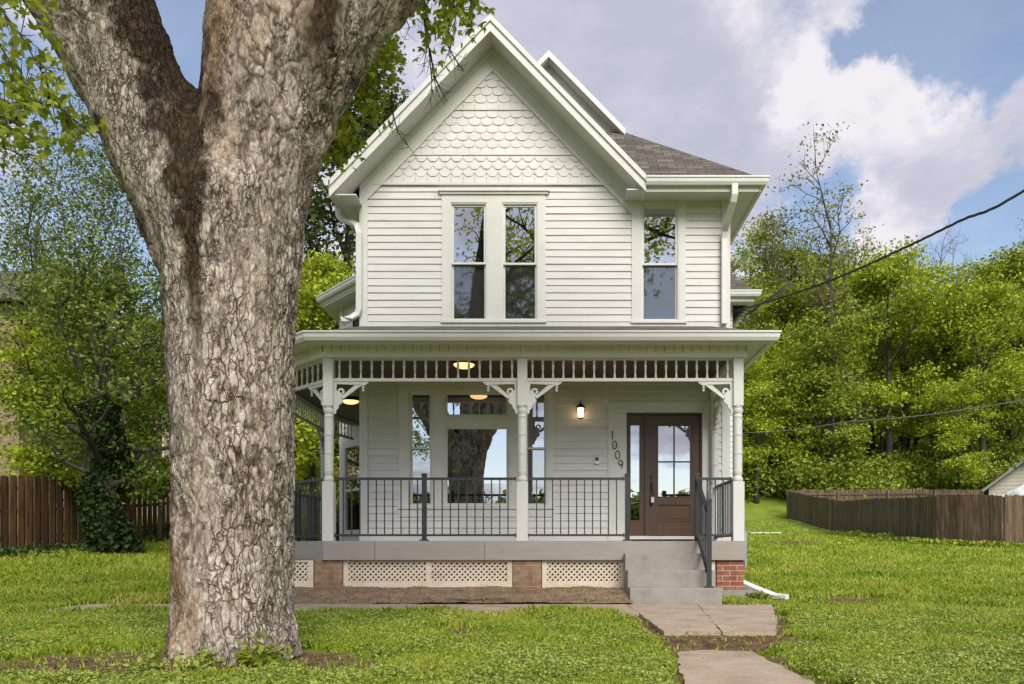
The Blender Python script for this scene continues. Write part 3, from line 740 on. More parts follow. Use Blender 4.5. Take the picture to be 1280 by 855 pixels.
# hip roof on the right with a small gablet above
E, YE, ZE = 3.36, 13.30, 6.70
KX, KY, KZ = 1.30, 15.36, 8.48
roof_quad(r, (1.46, YE, ZE), (E, YE, ZE), (KX, KY, KZ), (1.0, KY, KZ))
roof_quad(r, (E, YE, ZE), (E, 24, ZE), (KX, 24, KZ), (KX, KY, KZ))
roof_quad(r, (KX, KY - .12, KZ), (KX, 24, KZ), (-.06, 24, 9.87), (-.06, KY - .12, 9.87), .06)
roof_quad(r, (-1.42, 24, KZ), (-1.42, KY - .12, KZ), (-.06, KY - .12, 9.87), (-.06, 24, 9.87), .06)
# right and left wings
roof_quad(r, (2.5, 18.5, 6.5), (4.55, 18.5, 6.5), (3.3, 20.2, 8.3), (2.5, 20.2, 8.3))
roof_quad(r, (4.55, 18.5, 6.5), (4.55, 25, 6.5), (3.3, 25, 8.3), (3.3, 20.2, 8.3))
roof_quad(r, (-5.30, 19.2, 6.57), (-3.5, 17.05, 6.57), (-2.3, 18.6, 7.6), (-3.4, 20, 7.6))
roof_quad(r, (-5.30, 25, 6.57), (-5.30, 19.2, 6.57), (-3.4, 20, 7.6), (-3.4, 25, 7.6))
r.build('roof', M['roof'], H)
b = MB()   # rake boards, soffits, eave boards
for s in (-1, 1):
    run = (AX - eL) if s < 0 else (eR - AX)
    def rk(y0, y1, t0, t1, r0=0.0):
        p = [(AX + s * r0, ZA + .03 - t0 - SL * r0), (AX + s * run, ZA + .03 - t0 - SL * run), (AX + s * run, ZA + .03 - t1 - SL * run), (AX + s * r0, ZA + .03 - t1 - SL * r0)]
        pts = [(a, y0, c) for a, c in p]
        if s < 0: pts.reverse()
        b.prism(pts, (0, y1 - y0, 0))
    rk(GY - .03, GY + .03, .03, .13)            # crown strip
    rk(GY, GY + .035, .131, .285)               # fascia
    rk(GY + .035, WY + .01, .235, .262)         # sloping soffit
b.build('rake_board', M['trim'], H)
b = MB()
b.box(eR - .02, E - .04, YE + .02, YE + .05, 6.49, 6.67); b.box(E - .05, E - .02, YE + .02, 18.5, 6.49, 6.67)
b.build('eave_board', M['trim'], H); b = MB(); b.box(eR - .3, E - .05, YE + .05, WY + .0, 6.53, 6.55); b.box(XR - .02, E - .05, WY, 18.5, 6.53, 6.55); b.build('soffit', M['trim'], H); b = MB()
b.box(eL + .02, eL + .05, GY + .04, 17.2, zL - .22, zL); b.box(eL + .05, XL + .02, GY + .06, 17.2, zL - .2, zL - .18)
b.build('soffit', M['trim'], H); b = MB(); b.box(2.9, 4.5, 18.52, 18.55, 6.3, 6.46); b.box(2.9, 4.5, 18.55, 18.92, 6.33, 6.35)
b.build('soffit', M['trim'], H)
b = MB(); # wing eaves with their soffit
b.sweep([(-5.30, 25), (-5.30, 19.2), (-3.5, 17.05)], [(-.5, 6.36), (0, 6.36), (0, 6.40), (.02, 6.40), (.02, 6.58), (-.02, 6.58), (-.02, 6.40), (-.5, 6.40)])
b.build('wing_eave', M['trim'], H)
b = MB()  # gablet
b.prism([(-1.30, KY + .12, KZ + .02), (1.22, KY + .12, KZ + .02), (-.06, KY + .12, 9.76)], (0, .1, 0)); b.build('gablet_wall', M['siding'], H)
b = MB()
for s in (-1, 1):
    for (y0, y1, t0, t1) in ((KY - .16, KY - .12, -.02, .10), (KY - .12, KY + .12, .09, .12), (KY + .085, KY + .12, .12, .36)):
        p = [(-.06, 9.87 - t0), (-.06 + s * 1.40, 9.87 - t0 - 1.022 * 1.40), (-.06 + s * 1.40, 9.87 - t1 - 1.022 * 1.40), (-.06, 9.87 - t1)]
        pts = [(a, y0, c) for a, c in p]
        if s < 0: pts.reverse()
        b.prism(pts, (0, y1 - y0, 0))
b.build('gablet_rake', M['trim'], H)

# ---- gutters and downspouts
GP = [(0, -.13), (.075, -.13), (.10, -.085), (.105, -.03), (.12, -.025), (.12, 0), (.105, 0), (.10, -.012), (.012, -.012), (0, 0)]
def gutter(path, z, name='gutter'):
    g = MB(); g.sweep(path, [(o, z + dz) for o, dz in GP]); return g.build(name, M['vinyl'], H)
gutter([(E - .02, 18.4), (E - .02, YE + .02), (eR + .0, YE + .02)][::-1], 6.70) if False else gutter([(eR, YE + .02), (E - .02, YE + .02), (E - .02, 18.4)], 6.70)
gutter([(eL + .02, 17.0), (eL + .02, GY - .03)], zL + .05)
gutter([(2.9, 18.5), (4.53, 18.5), (4.53, 25)], 6.52)
gutter([(-5.32, 25), (-5.32, 19.2), (-3.52, 17.03)], 6.6)
def downspout(pts, w=.085, name='downspout', parent=H):
    d = MB(); n = len(pts); pts = [Vector(p) for p in pts]; rings = []
    for i, p in enumerate(pts):
        t = (pts[min(i + 1, n - 1)] - pts[max(i - 1, 0)]).normalized()
        sx = Vector((1, 0, 0)) if abs(t.x) < .95 else Vector((0, 0, 1))
        sx = (sx - t * sx.dot(t)).normalized(); sy = t.cross(sx)
        rings.append([p + sx * (a * w / 2) + sy * (c * w * .36) for a, c in ((-1, -.8), (-.8, -1), (.8, -1), (1, -.8), (1, .8), (.8, 1), (-.8, 1), (-1, .8))])
    s = len(d.v)
    for r_ in rings: d.v += [tuple(q) for q in r_]
    for i in range(n - 1):
        for k in range(8): k2 = (k + 1) % 8; d.f.append((s + i * 8 + k, s + i * 8 + k2, s + (i + 1) * 8 + k2, s + (i + 1) * 8 + k))
    d.f.append(tuple(range(s + 7, s - 1, -1))); d.f.append(tuple(range(s + (n - 1) * 8, s + n * 8)))
    return d.build(name, M['vinyl'], parent)
dl = XL - .02
downspout([(eL - .04, 14.0, zL - .05), (eL - .04, 14.0, zL - .18), (eL - .02, 13.98, zL - .28), (eL + .08, 13.9, zL - .38), (dl - .15, 13.78, zL - .46), (dl - .04, 13.72, zL - .53), (dl, 13.70, zL - .66), (dl, 13.70, 4.72), (dl - .03, 13.70, 4.64), (dl - .12, 13.68, 4.57), (dl - .28, 13.66, 4.54)], .095)
dr = XR - .07
downspout([(dr + .06, 13.26, 6.58), (dr + .06, 13.26, 6.42), (dr + .05, 13.30, 6.33), (dr + .0, 13.55, 6.1), (dr - .01, 13.68, 6.0), (dr - .01, 13.71, 5.88), (dr - .01, 13.71, 4.48)], .10)
# ---- porch
PZ = .88
FY = 12.0
porch = [(2.79, WY), (2.79, FY), (-3.30, FY), (-4.80, FY + 1.5), (-4.80, 17.2), (-4.42, 18.7)]
def inset(path, d):
    out = []; P = [Vector(p) for p in path]
    for i, p in enumerate(P):
        def nrm(a, b): d_ = (b - a).normalized(); return Vector((d_.y, -d_.x))
        if i == 0: m = nrm(P[0], P[1])
        elif i == len(P) - 1: m = nrm(P[-2], P[-1])
        else:
            a, c = nrm(P[i - 1], p), nrm(p, P[i + 1]); m = a + c; m.normalize(); m = m / m.dot(a)
        out.append((p.x + m.x * d, p.y + m.y * d))
    return out
# travelling clockwise from the right wall: outward would be left of travel, so offsets are negated (inset > 0)
def outer(prof): return [(-o, z) for o, z in prof]
b = MB()
deck = [(p[0], p[1], PZ - .04) for p in inset(porch, .02)] + [(XL, 18.7, PZ - .04), (XL, WY, PZ - .04)]
b.prism(deck[::-1], (0, 0, .04)); b.build('porch_floor', M['deck'], H)
b = MB(); b.sweep(porch, outer([(0, .605), (-.035, .605), (-.035, PZ - .003), (0, PZ - .003)])); b.build('porch_fascia', M['deck'], H)
for px in (468.5, 606):
    b = MB(); X0 = (px - VX) * FY / F_PX; b.box(X0 - .003, X0 + .003, FY - .0025, FY, .61, PZ - .01); b.build('fascia_seam', M['dark'], H)
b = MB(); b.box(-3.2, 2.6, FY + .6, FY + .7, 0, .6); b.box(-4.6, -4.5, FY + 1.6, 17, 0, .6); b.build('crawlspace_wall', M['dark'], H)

# porch roof: low shingled slope, gutter, flat soffit, beadboard frieze, beam
eave = inset(porch, -.33)
b = MB()
top = [(2.79 + .38, WY + .5), *eave[1:5], (-4.8, 18.9)]
PR = [(Vector((*eave[i], 3.80))) for i in range(len(eave))]
roof_quad(b, PR[2], PR[1], (XR - .3, WY - .02, 4.46), (XL, WY - .02, 4.46), .03)
roof_quad(b, PR[1], PR[0], (XR + .02, WY, 4.0), (XR - .3, WY - .02, 4.46), .03)
roof_quad(b, PR[3], PR[2], (XL, WY - .02, 4.46), (XL - .02, WY + .3, 4.46), .03)
roof_quad(b, PR[4], PR[3], (XL - .02, WY + .3, 4.46), (XL - .02, 17.4, 4.46), .03)
roof_quad(b, PR[5], PR[4], (XL - .02, 17.4, 4.46), (XL - .02, 18.6, 4.46), .03)
b.build('porch_roof', M['roof'], H)
b = MB(); b.sweep(inset(porch, -.26), outer([(0, 3.66), (.03, 3.66), (.03, 3.79), (0, 3.79)])); b.build('eave_board', M['trim'], H)
b = MB(); b.sweep(inset(porch, -.292), outer([(o, 3.81 + dz) for o, dz in GP])); b.build('gutter', M['vinyl'], H)
b = MB(); b.sweep(porch, outer([(-.02, 3.69), (.259, 3.69), (.259, 3.71), (-.02, 3.71)])); b.build('porch_soffit', M['trim'], H)
b = MB()                                       # beadboard frieze: separate narrow boards with grooves
for i in range(len(porch) - 1):
    p, q = Vector(porch[i]), Vector(porch[i + 1]); d = (q - p); ln = d.length; d.normalize(); n = Vector((-d.y, d.x))
    k = int(ln / .128)
    for j in range(k):
        b.obox((p.x, p.y, 0), (d.x, d.y, 0), (-n.x, -n.y, 0), j * ln / k + .004, (j + 1) * ln / k - .004, -.03, -.012, 3.60, 3.69)
b.build('beadboard_frieze', M['trim'], H)
b = MB(); b.sweep(porch, outer([(-.14, 3.53), (.014, 3.53), (.014, 3.605), (.006, 3.61), (-.14, 3.61)])); b.sweep(porch, outer([(-.14, 3.612), (-.035, 3.612), (-.035, 3.69), (-.14, 3.69)])); b.build('porch_beam', M['trim'], H)
b = MB(); cp = inset(porch, .13); b.prism([(p[0], p[1], 3.60) for p in cp][::-1] + [][::-1] + [(XL, 18.7, 3.60), (XL, WY, 3.60)][::1] if False else [(x_, y_, 3.60) for x_, y_ in ([(XL, WY), (XL, 18.7)] + cp[::-1])], (0, 0, .03)); b.build('porch_ceiling', M['ceiling'], H)

# posts
posts = {'right': (2.70, 12.10), 'mid': (-.43, 12.10), 'left': (-3.245, 12.11), 'corner': (-4.70, 13.56), 'rear': (-4.69, 17.12), 'wall': (2.68, 13.70)}
def post(cx, cy):
    p = MB()
    def sq(h, z0, z1, ch=.006):
        pts = [(-h + ch, -h), (h - ch, -h), (h, -h + ch), (h, h - ch), (h - ch, h), (-h + ch, h), (-h, h - ch), (-h, -h + ch)]
        p.prism([(cx + a, cy + c, z0) for a, c in pts][::1], (0, 0, z1 - z0))
    sq(.082, PZ, 1.74); sq(.072, 2.84, 3.53)
    prof = [(.062, 1.74), (.076, 1.76), (.076, 1.79), (.058, 1.82)]
    for z in (1.86, 2.13, 2.40, 2.66): prof += [(.066, z), (.070, z + .006), (.070, z + .014), (.064, z + .018), (.070, z + .024), (.070, z + .034), (.066, z + .04)]
    prof += [(.062, 2.72), (.074, 2.75), (.078, 2.78), (.066, 2.80), (.076, 2.83), (.06, 2.842)]
    p.lathe((cx, cy, 0), prof, 18)
    return p.build('porch_post', M['trim'], H)
PO = {k: post(*v) for k, v in posts.items()}

def bracket(pk, ux, uy, L=.50):
    """pierced scroll bracket springing from a post along (ux,uy)"""
    cx, cy = posts[pk]; n = Vector((-uy, ux)); t = .036; b = MB()
    o = Vector((cx + ux * .072, cy + uy * .072))
    def plate(pts, th=t):
        q = [(o.x + ux * u - n.x * th / 2, o.y + uy * u - n.y * th / 2, z) for u, z in pts]; b.prism(q, (n.x * th, n.y * th, 0))
    plate([(0, 3.20), (L, 3.20), (L, 3.175), (L - .03, 3.165), (L - .04, 3.145), (L - .10, 3.14), (L - .13, 3.15), (0, 3.165)])
    plate([(L - .10, 3.142), (L - .20, 3.142), (.115, 2.985), (.135, 2.945)], t * .96)
    plate([(0, 3.166), (.045, 3.166), (.035, 3.09), (.055, 3.05), (.10, 3.04), (.13, 3.0), (.115, 2.955), (.135, 2.915), (.11, 2.88), (.075, 2.86), (.07, 2.82), (.035, 2.78), (.03, 2.74), (0, 2.72)], t * .92)
    ring = [(.105 + .05 * math.cos(a), 3.055 + .05 * math.sin(a)) for a in [R(20 * k) for k in range(-3, 12)]]; inn = [(.105 + .022 * math.cos(a), 3.055 + .022 * math.sin(a)) for a in [R(20 * k) for k in range(-3, 12)]]
    for i in range(len(ring) - 1): plate([ring[i], ring[i + 1], inn[i + 1], inn[i]], t * .88)
    px, py = o.x + ux * (L - .075), o.y + uy * (L - .075)
    b.lathe((px, py, 0), [(.004, 3.045), (.016, 3.06), (.02, 3.075), (.010, 3.088), (.012, 3.095), (.022, 3.108), (.022, 3.118), (.012, 3.125), (.015, 3.142)], 10)
    b.build('scroll_bracket', M['trim'], PO[pk])
s2 = math.sqrt(.5)
for k, u in (('right', (-1, 0)), ('right', (0, 1)), ('mid', (1, 0)), ('mid', (-1, 0)), ('left', (1, 0)), ('left', (-s2, s2)), ('corner', (s2, -s2)), ('corner', (0, 1)), ('rear', (0, -1)), ('wall', (0, -1)), ('rear', (.245, .97))):
    bracket(k, *u)

SPN = [(.014, 3.245), (.021, 3.252), (.021, 3.262), (.013, 3.27), (.016, 3.30), (.010, 3.33), (.017, 3.39), (.0205, 3.42), (.015, 3.455), (.011, 3.468), (.019, 3.476), (.019, 3.49), (.013, 3.50), (.013, 3.512)]
def spandrel(a, c, ra=.072, rc=.072):
    a, c = Vector(a), Vector(c); d = (c - a); ln = d.length; d.normalize()
    b = MB(); o = (a.x, a.y, 0); u = (d.x, d.y, 0); n = (-d.y, d.x, 0)
    b.obox(o, u, n, ra, ln - rc, -.028, .028, 3.20, 3.243); b.obox(o, u, n, ra, ln - rc, -.03, .03, 3.512, 3.531)
    sp = b.build('spandrel', M['trim'], H)
    k = max(1, round((ln - ra - rc) / .153)); s = MB()
    for i in range(k):
        t = ra + (ln - ra - rc) * (i + .5) / k; s.lathe((a.x + d.x * t, a.y + d.y * t, 0), SPN, 10)
    s.build('spindles', M['trim'], sp)
P_ = posts
spandrel(P_['mid'], P_['right']); spandrel(P_['left'], P_['mid']); spandrel(P_['corner'], P_['left']); spandrel(P_['rear'], P_['corner'])
spandrel((-4.40, 18.5), P_['rear']); spandrel(P_['right'], P_['wall'])

# railings
def railing(a, c, ra=.09, rc=.09, mid=None, name='porch_railing', parent=H, z0=PZ, z1=PZ):
    a, c = Vector((*a[:2], z0)), Vector((*c[:2], z1)); flat = Vector((c.x - a.x, c.y - a.y, 0)); ln = flat.length; u = flat / ln; sl = (z1 - z0) / ln
    P = lambda t, h: a + u * t + Vector((0, 0, sl * t + h))
    b, b2 = MB(), MB(); b.beam(P(ra, .905), P(ln - rc, .905), .045, .036); b2.beam(P(ra, .085), P(ln - rc, .085), .036, .03)
    for t in (ra + .006, ln - rc - .006):
        for h, q in ((.905, b), (.085, b2)): q.beam(P(t - .006, h - .026), P(t - .006, h + .026), .055, .02, (u.x, u.y, 0))
    ro = b.build(name, M['iron'], parent); b2.build('bottom_rail', M['iron'], ro)
    k = max(2, round((ln - ra - rc) / .1185)); s = MB()
    for i in range(1, k):
        t = ra + (ln - ra - rc) * i / k
        if mid and abs(t - mid) < .05: continue
        s.beam(P(t, .095), P(t, .892), .0165, .0165, (u.x, u.y, 0))
    s.build('pickets', M['iron'], ro)
    if mid: newel(P(mid, 0), ro)
    return ro
def newel(p, parent, h=.955, w=.066):
    b = MB(); x0, y0, z0 = p
    b.box(x0 - w / 2, x0 + w / 2, y0 - w / 2, y0 + w / 2, z0 + .012, z0 + h)
    b.box(x0 - w * .62, x0 + w * .62, y0 - w * .62, y0 + w * .62, z0 + h - .006, z0 + h + .012); b.box(x0 - w * .5, x0 + w * .5, y0 - w * .5, y0 + w * .5, z0 + h + .012, z0 + h + .028)
    b.prism([(x0 - w * .95, y0 - w * .95, z0 + .001), (x0 + w * .95, y0 - w * .95, z0 + .001), (x0 + w * .95, y0 + w * .95, z0 + .001), (x0 - w * .95, y0 + w * .95, z0 + .001)], (0, 0, .02))
    return b.build('newel_post', M['iron'], parent)
RY = 12.10
railing(P_['left'], P_['mid'], mid=1.388)
r1 = railing(P_['mid'], (1.085, RY), rc=.03); newel((1.095, RY, PZ), r1)
r2 = railing((2.12, RY), P_['right'], ra=.02)
railing(P_['right'], P_['wall'], rc=.1)
railing(P_['corner'], P_['left'], mid=.75); railing(P_['rear'], P_['corner'], mid=1.7)

# piers and lattice under the deck
def pier(px0, px1, mat, depth=.40):
    x0, x1 = (px0 - VX) * 12.05 / F_PX, (px1 - VX) * 12.05 / F_PX; y0 = 12.05; z0, z1 = .175, .603; b = MB()
    def face(a, c, n): b.poly([(a[0], a[1], z0), (c[0], c[1], z0), (c[0], c[1], z1), (a[0], a[1], z1)], [(n, z0), (n + math.dist(a, c), z0), (n + math.dist(a, c), z1), (n, z1)])
    face((x0, y0), (x1, y0), 0.02); face((x1, y0), (x1, y0 + depth), .5); face((x1, y0 + depth), (x0, y0 + depth), 1); face((x0, y0 + depth), (x0, y0), 1.4)
    b.poly([(x0, y0, z1), (x1, y0, z1), (x1, y0 + depth, z1), (x0, y0 + depth, z1)], [(0, 0)] * 4)
    o = b.build('brick_pier', mat, H)
    f = MB(); f.box(x0 - .09, x1 + .12, y0 - .09, y0 + depth, -.05, z0 - .002); f.build('footing', M['concrete_grey'], o); return o
pier(393, 428, M['brick_tan']); pier(641.5, 676.5, M['brick_tan'])
o = pier(896, 929.5, M['brick_red'], .6); o['label'] = 'red brick pier with pale mortar'
def lattice(px0, px1, joints=(), y=12.08):
    x0, x1 = (px0 - VX) * y / F_PX, (px1 - VX) * y / F_PX; z0, z1 = .182, .60; b = MB()
    b.box(x0, x1, y - .012, y + .008, z0, z0 + .10); b.box(x0, x1, y - .012, y + .008, z1 - .022, z1)
    xs = [x0] + [(j - VX) * y / F_PX - .03 for j in joints] + [x1 - .075]
    for xx in xs: b.box(xx, xx + .075, y - .0125, y + .008, z0 + .10, z1 - .022)
    fr = b.build('lattice_panel', M['lattice'], H)
    s = MB(); st = .0785; zl, zh = z0 + .09, z1 - .01; hgt = zh - zl
    for sgn, yy in ((1, y + .008), (-1, y + .016)):
        k = x0 - hgt
        while k < x1 + hgt:
            a, c = (k, zl), (k + hgt, zh)
            if sgn < 0: a, c = (k, zh), (k + hgt, zl)
            t0 = max(0, (x0 + .02 - a[0]) / hgt); t1 = min(1, (x1 - .02 - a[0]) / hgt)
            if t1 > t0 + .02:
                q0 = (a[0] + (c[0] - a[0]) * t0, yy, a[1] + (c[1] - a[1]) * t0); q1 = (a[0] + (c[0] - a[0]) * t1, yy, a[1] + (c[1] - a[1]) * t1)
                s.beam(q0, q1, .0078, .0285, (0, 0, 1))
            k += st
    s.build('lattice_slats', M['lattice'], fr)
lattice(355, 392); lattice(429.5, 640.5, (535,)); lattice(677.5, 782)
b = MB(); b.box((887 - VX) * 12.0 / F_PX, (895 - VX) * 12.0 / F_PX, 12.06, 12.09, .17, .60); b.build('lattice_post', M['lattice'], H)

# side window and trim in the wing seen through the porch
b = MB()
O = Vector((-4.9, 19.35, 0)); U = Vector((-cu[0], -cu[1], 0)); Nn = Vector((-cu[1], cu[0], 0))
b.obox(O, U, Nn, -.02, .14, 0, .04, .7, 6.5); b.obox(O, U, Nn, .16, .27, .0, .045, 1.15, 3.2); b.obox(O, U, Nn, 1.08, 1.2, 0, .045, 1.15, 3.2); b.obox(O, U, Nn, .16, 1.2, 0, .05, 3.1, 3.25); b.obox(O, U, Nn, .12, 1.24, 0, .07, 1.12, 1.22)
b.obox(O, U, Nn, .45, 1.85, 0, .05, 6.08, 6.2)
b.build('wing_trim', M['trim'], H)
b = MB(); b.obox(O, U, Nn, .27, 1.08, .0, .03, 2.1, 2.15); wf = b.build('wing_window', M['vinyl'], H)
b = MB(); b.obox(O, U, Nn, .27, 1.08, .0, .008, 1.22, 2.1); b.obox(O, U, Nn, .27, 1.08, 0, .01, 2.15, 3.1); b.build('pane', M['glass'], wf)
# ---- steps
S = thing('concrete_steps', 'grey concrete porch steps with a black stair railing on their right', 'steps', (1.6, 11.5, 0))
b = MB(); xa, xb = 1.035, 2.28
def bevbox(mb, x0, x1, y0, y1, z0, z1, c=.012):
    pts = [(y0, z0), (y0, z1 - c), (y0 + c * .3, z1 - c * .3), (y0 + c, z1), (y1, z1), (y1, z0)]
    mb.prism([(x0, y, z) for y, z in pts][::-1], (x1 - x0, 0, 0))
bevbox(b, xa - .0, xb - .06, 11.72, 11.985, .0, .70); bevbox(b, xa + .01, xb - .03, 11.44, 11.72, -.02, .468); bevbox(b, xa + .015, xb - .0, 11.16, 11.44, -.04, .236)
b.build('treads', M['concrete_grey'], S)
SX = 2.105
sr = railing((SX, 12.06), (SX, 11.25), ra=.03, rc=.03, name='stair_railing', parent=S, z0=PZ, z1=.35)
newel((SX, 12.085, PZ), sr, .96); newel((SX + .02, 11.25, .236), sr, 1.17, .06)

# ---- fixtures on the house
def fixture(name, label, cat, x, y, z, group=None): return thing(name, label, cat, (x, y, z), group)
lx, lz = wx(725.5), wz(514)
t = fixture('wall_lantern', 'lit black wall lantern with clear glass beside the front door', 'lantern', lx, WY, lz)
b = MB(); b.box(lx - .05, lx + .05, WY - .045, WY - .02, lz - .02, lz + .10); b.tube([(lx, WY - .04, lz + .05), (lx, WY - .10, lz + .12), (lx, WY - .13, lz + .10)], .009, 8)
b.lathe((lx, WY - .13, lz), [(.066, .03), (.07, .035), (.06, .06), (.03, .09), (.012, .105), (.012, .12), (.005, .15)], 14); b.lathe((lx, WY - .13, lz), [(.03, -.15), (.05, -.14), (.05, -.128), (.03, -.125)], 14)
for k in range(4):
    a = R(45 + 90 * k); b.tube([(lx + .052 * math.cos(a), WY - .13 + .052 * math.sin(a), lz + .035), (lx + .046 * math.cos(a), WY - .13 + .046 * math.sin(a), lz - .13)], .0045, 6)
b.build('frame', M['black'], t)
b = MB(); b.lathe((lx, WY - .13, lz), [(.042, -.125), (.05, .03)], 14); gl = b.build('glass_chimney', M['sconceglow'], t)
for (cx, cy, lab) in ((-1.33, 12.57, 'lit round ceiling light behind the spindles of the front porch'), (-3.78, 15.6, 'lit round ceiling light over the side porch left of the house corner')):
    t = fixture('ceiling_light', lab, 'ceiling light', cx, cy, 3.6, 'round porch ceiling lights')
    b = MB(); b.lathe((cx, cy, 3.6), [(.17, -.05), (.175, -.045), (.175, -.03), (.17, -.02), (.16, 0)], 24); b.build('rim', M['black'], t)
    b = MB(); b.lathe((cx, cy, 3.6), [(.03, -.105), (.09, -.098), (.14, -.075), (.16, -.05)], 24); b.build('bowl', M['lampglow'], t, True)
def digit(ch, px, py, lab):
    X0, Z0 = wx(px), wz(py); t = MB(); w, h = .034, .068; y = WY - .045
    if ch == '1': strokes = [[(-.012, h * .75), (.006, h), (.006, -h)]]
    elif ch == '0': strokes = [[(w * math.cos(R(a)), h * math.sin(R(a)) * .98) for a in range(0, 361, 20)]]
    else: strokes = [[(w * math.cos(R(a)), h * .42 + h * .55 * math.sin(R(a))) for a in range(0, 361, 24)], [(w * .98, h * .42), (w * .8, -h * .3), (w * .3, -h)]]
    for s in strokes: t.tube([(X0 + a, y, Z0 + c) for a, c in s], .0075, 6)
    for (a, c) in (strokes[0][0],): t.tube([(X0 + a, y, Z0 + c), (X0 + a, WY - .02, Z0 + c)], .004, 6)
    o = t.build('house_number', M['iron']); tag(o, lab, 'house number', 'metal house number digits')
digit('1', 765, 544.5, 'metal digit 1, topmost of the slanting house number'); digit('0', 768, 556.6, 'upper metal digit 0, just under the digit 1')
digit('0', 771.8, 568.9, 'lower metal digit 0, just above the digit 9'); digit('9', 775.7, 580.8, 'metal digit 9, lowest of the slanting house number')
X0, Z0 = wx(746), wz(575.5)
t = fixture('door_keypad', 'small grey doorbell box on the siding left of the house number', 'doorbell', X0, WY, Z0)
b = MB(); b.box(X0 - .038, X0 + .038, WY - .05, WY - .015, Z0 - .065, Z0 + .065); b.build('case', M['metal'], t)
b = MB(); b.box(X0 - .028, X0 + .028, WY - .054, WY - .0505, Z0 - .012, Z0 + .05); b.build('face_plate', M['black'], t)
X0, Z0 = wx(815), wz(623)
t = fixture('key_lockbox', 'lockbox with a pale tag hanging from the front door handle', 'lockbox', X0, WY, Z0)
b = MB(); b.box(X0 - .03, X0 + .03, WY - .045, WY - .005, Z0 - .085, Z0 + .03); b.build('case', M['black'], t)
b = MB(); b.tube([(X0 - .018, WY - .025, Z0 + .03), (X0 - .02, WY - .03, Z0 + .11), (X0, WY - .035, Z0 + .15), (X0 + .02, WY - .03, Z0 + .11), (X0 + .018, WY - .025, Z0 + .03)], .006, 8); b.build('shackle', M['black'], t)
b = MB(); b.box(X0 - .022, X0 + .03, WY - .05, WY - .0455, Z0 - .07, Z0 + .02); b.build('paper_tag', M['vinyl'], t)
# ceiling fan seen in the upper right window of the pair
fx, fy_, fz = wx(652) + .0, 14.9, 6.0
t = thing('ceiling_fan', 'dark ceiling fan inside the room behind the paired upper windows', 'ceiling fan', (-.55, 14.9, 6.0))
b = MB(); b.lathe((-.55, 14.9, 6.0), [(.05, -.02), (.11, .0), (.12, .06), (.06, .12), (.015, .14), (.015, .6)], 14); b.build('motor', M['black'], t)
for k in range(5):
    a = R(72 * k + 12); u = Vector((math.cos(a), math.sin(a), 0)); b = MB(); b.obox((-.55, 14.9, 6.03), u, (-u.y, u.x, 0), .12, .62, -.06, .06, 0, .012); b.build('blade', M['black'], t)

# loose downspout pipe on the grass, drain riser
t = MB()
o = downspout([(2.72, 12.55, .34), (2.80, 12.3, .27), (2.95, 12.1, .19), (3.18, 11.9, .09), (3.32, 11.75, .085)], .10, 'downspout_extension', None); o.data.materials.clear(); o.data.materials.append(M['white_pipe'])
tag(o, 'dirty white downspout extension lying on grass beside the red brick pier', 'drain pipe')
o = downspout([(2.815, 12.10, 1.03), (2.815, 12.10, .8), (2.815, 12.10, .50)], .036, 'conduit', H); o.data.materials.clear(); o.data.materials.append(M['metal'])
# ------------------------------------------------------------------ leaves and trees
def unit(v): return v / np.maximum(np.linalg.norm(v, axis=-1, keepdims=True), 1e-9)
def leaf_quads(c, size, up=.6, aspect=.55, droop=None, r=rng):
    """kite-shaped leaves at the centres c"""
    n = len(c); size = np.broadcast_to(np.asarray(size, float), (n,)) * r.uniform(.65, 1.3, n)
    nr = unit(r.normal(size=(n, 3)) + np.array([0, 0, up])); a = unit(np.cross(nr, r.normal(size=(n, 3))))
    if droop is not None: a = unit(a + np.array([0, 0, -droop])); 
    b = unit(np.cross(nr, a)); L = size[:, None]
    fold = nr * L * .12
    return np.stack([c - a * L * .5, c + b * L * aspect * .5 - a * L * .08 + fold, c + a * L * .5, c - b * L * aspect * .5 - a * L * .08 + fold], 1).reshape(-1, 3)
def maple_quads(c, size, r=rng):
    """hand-shaped leaf: three kites from one stem point, hanging"""
    n = len(c); out = []
    size = size * r.uniform(.6, 1.25, n)
    down = unit(r.normal(size=(n, 3)) * .55 + np.array([0, 0, -.75])); side = unit(np.cross(down, r.normal(size=(n, 3)))); nr = np.cross(side, down)
    for ang, k in ((0, 1.0), (.85, .8), (-.85, .8)):
        a = down * math.cos(ang) + side * math.sin(ang); b = unit(np.cross(nr, a)); L = (size * k)[:, None]
        out.append(np.stack([c, c + a * L * .5 + b * L * .24, c + a * L + nr * L * .08, c + a * L * .5 - b * L * .24], 1))
    return np.stack(out, 1).reshape(-1, 3)

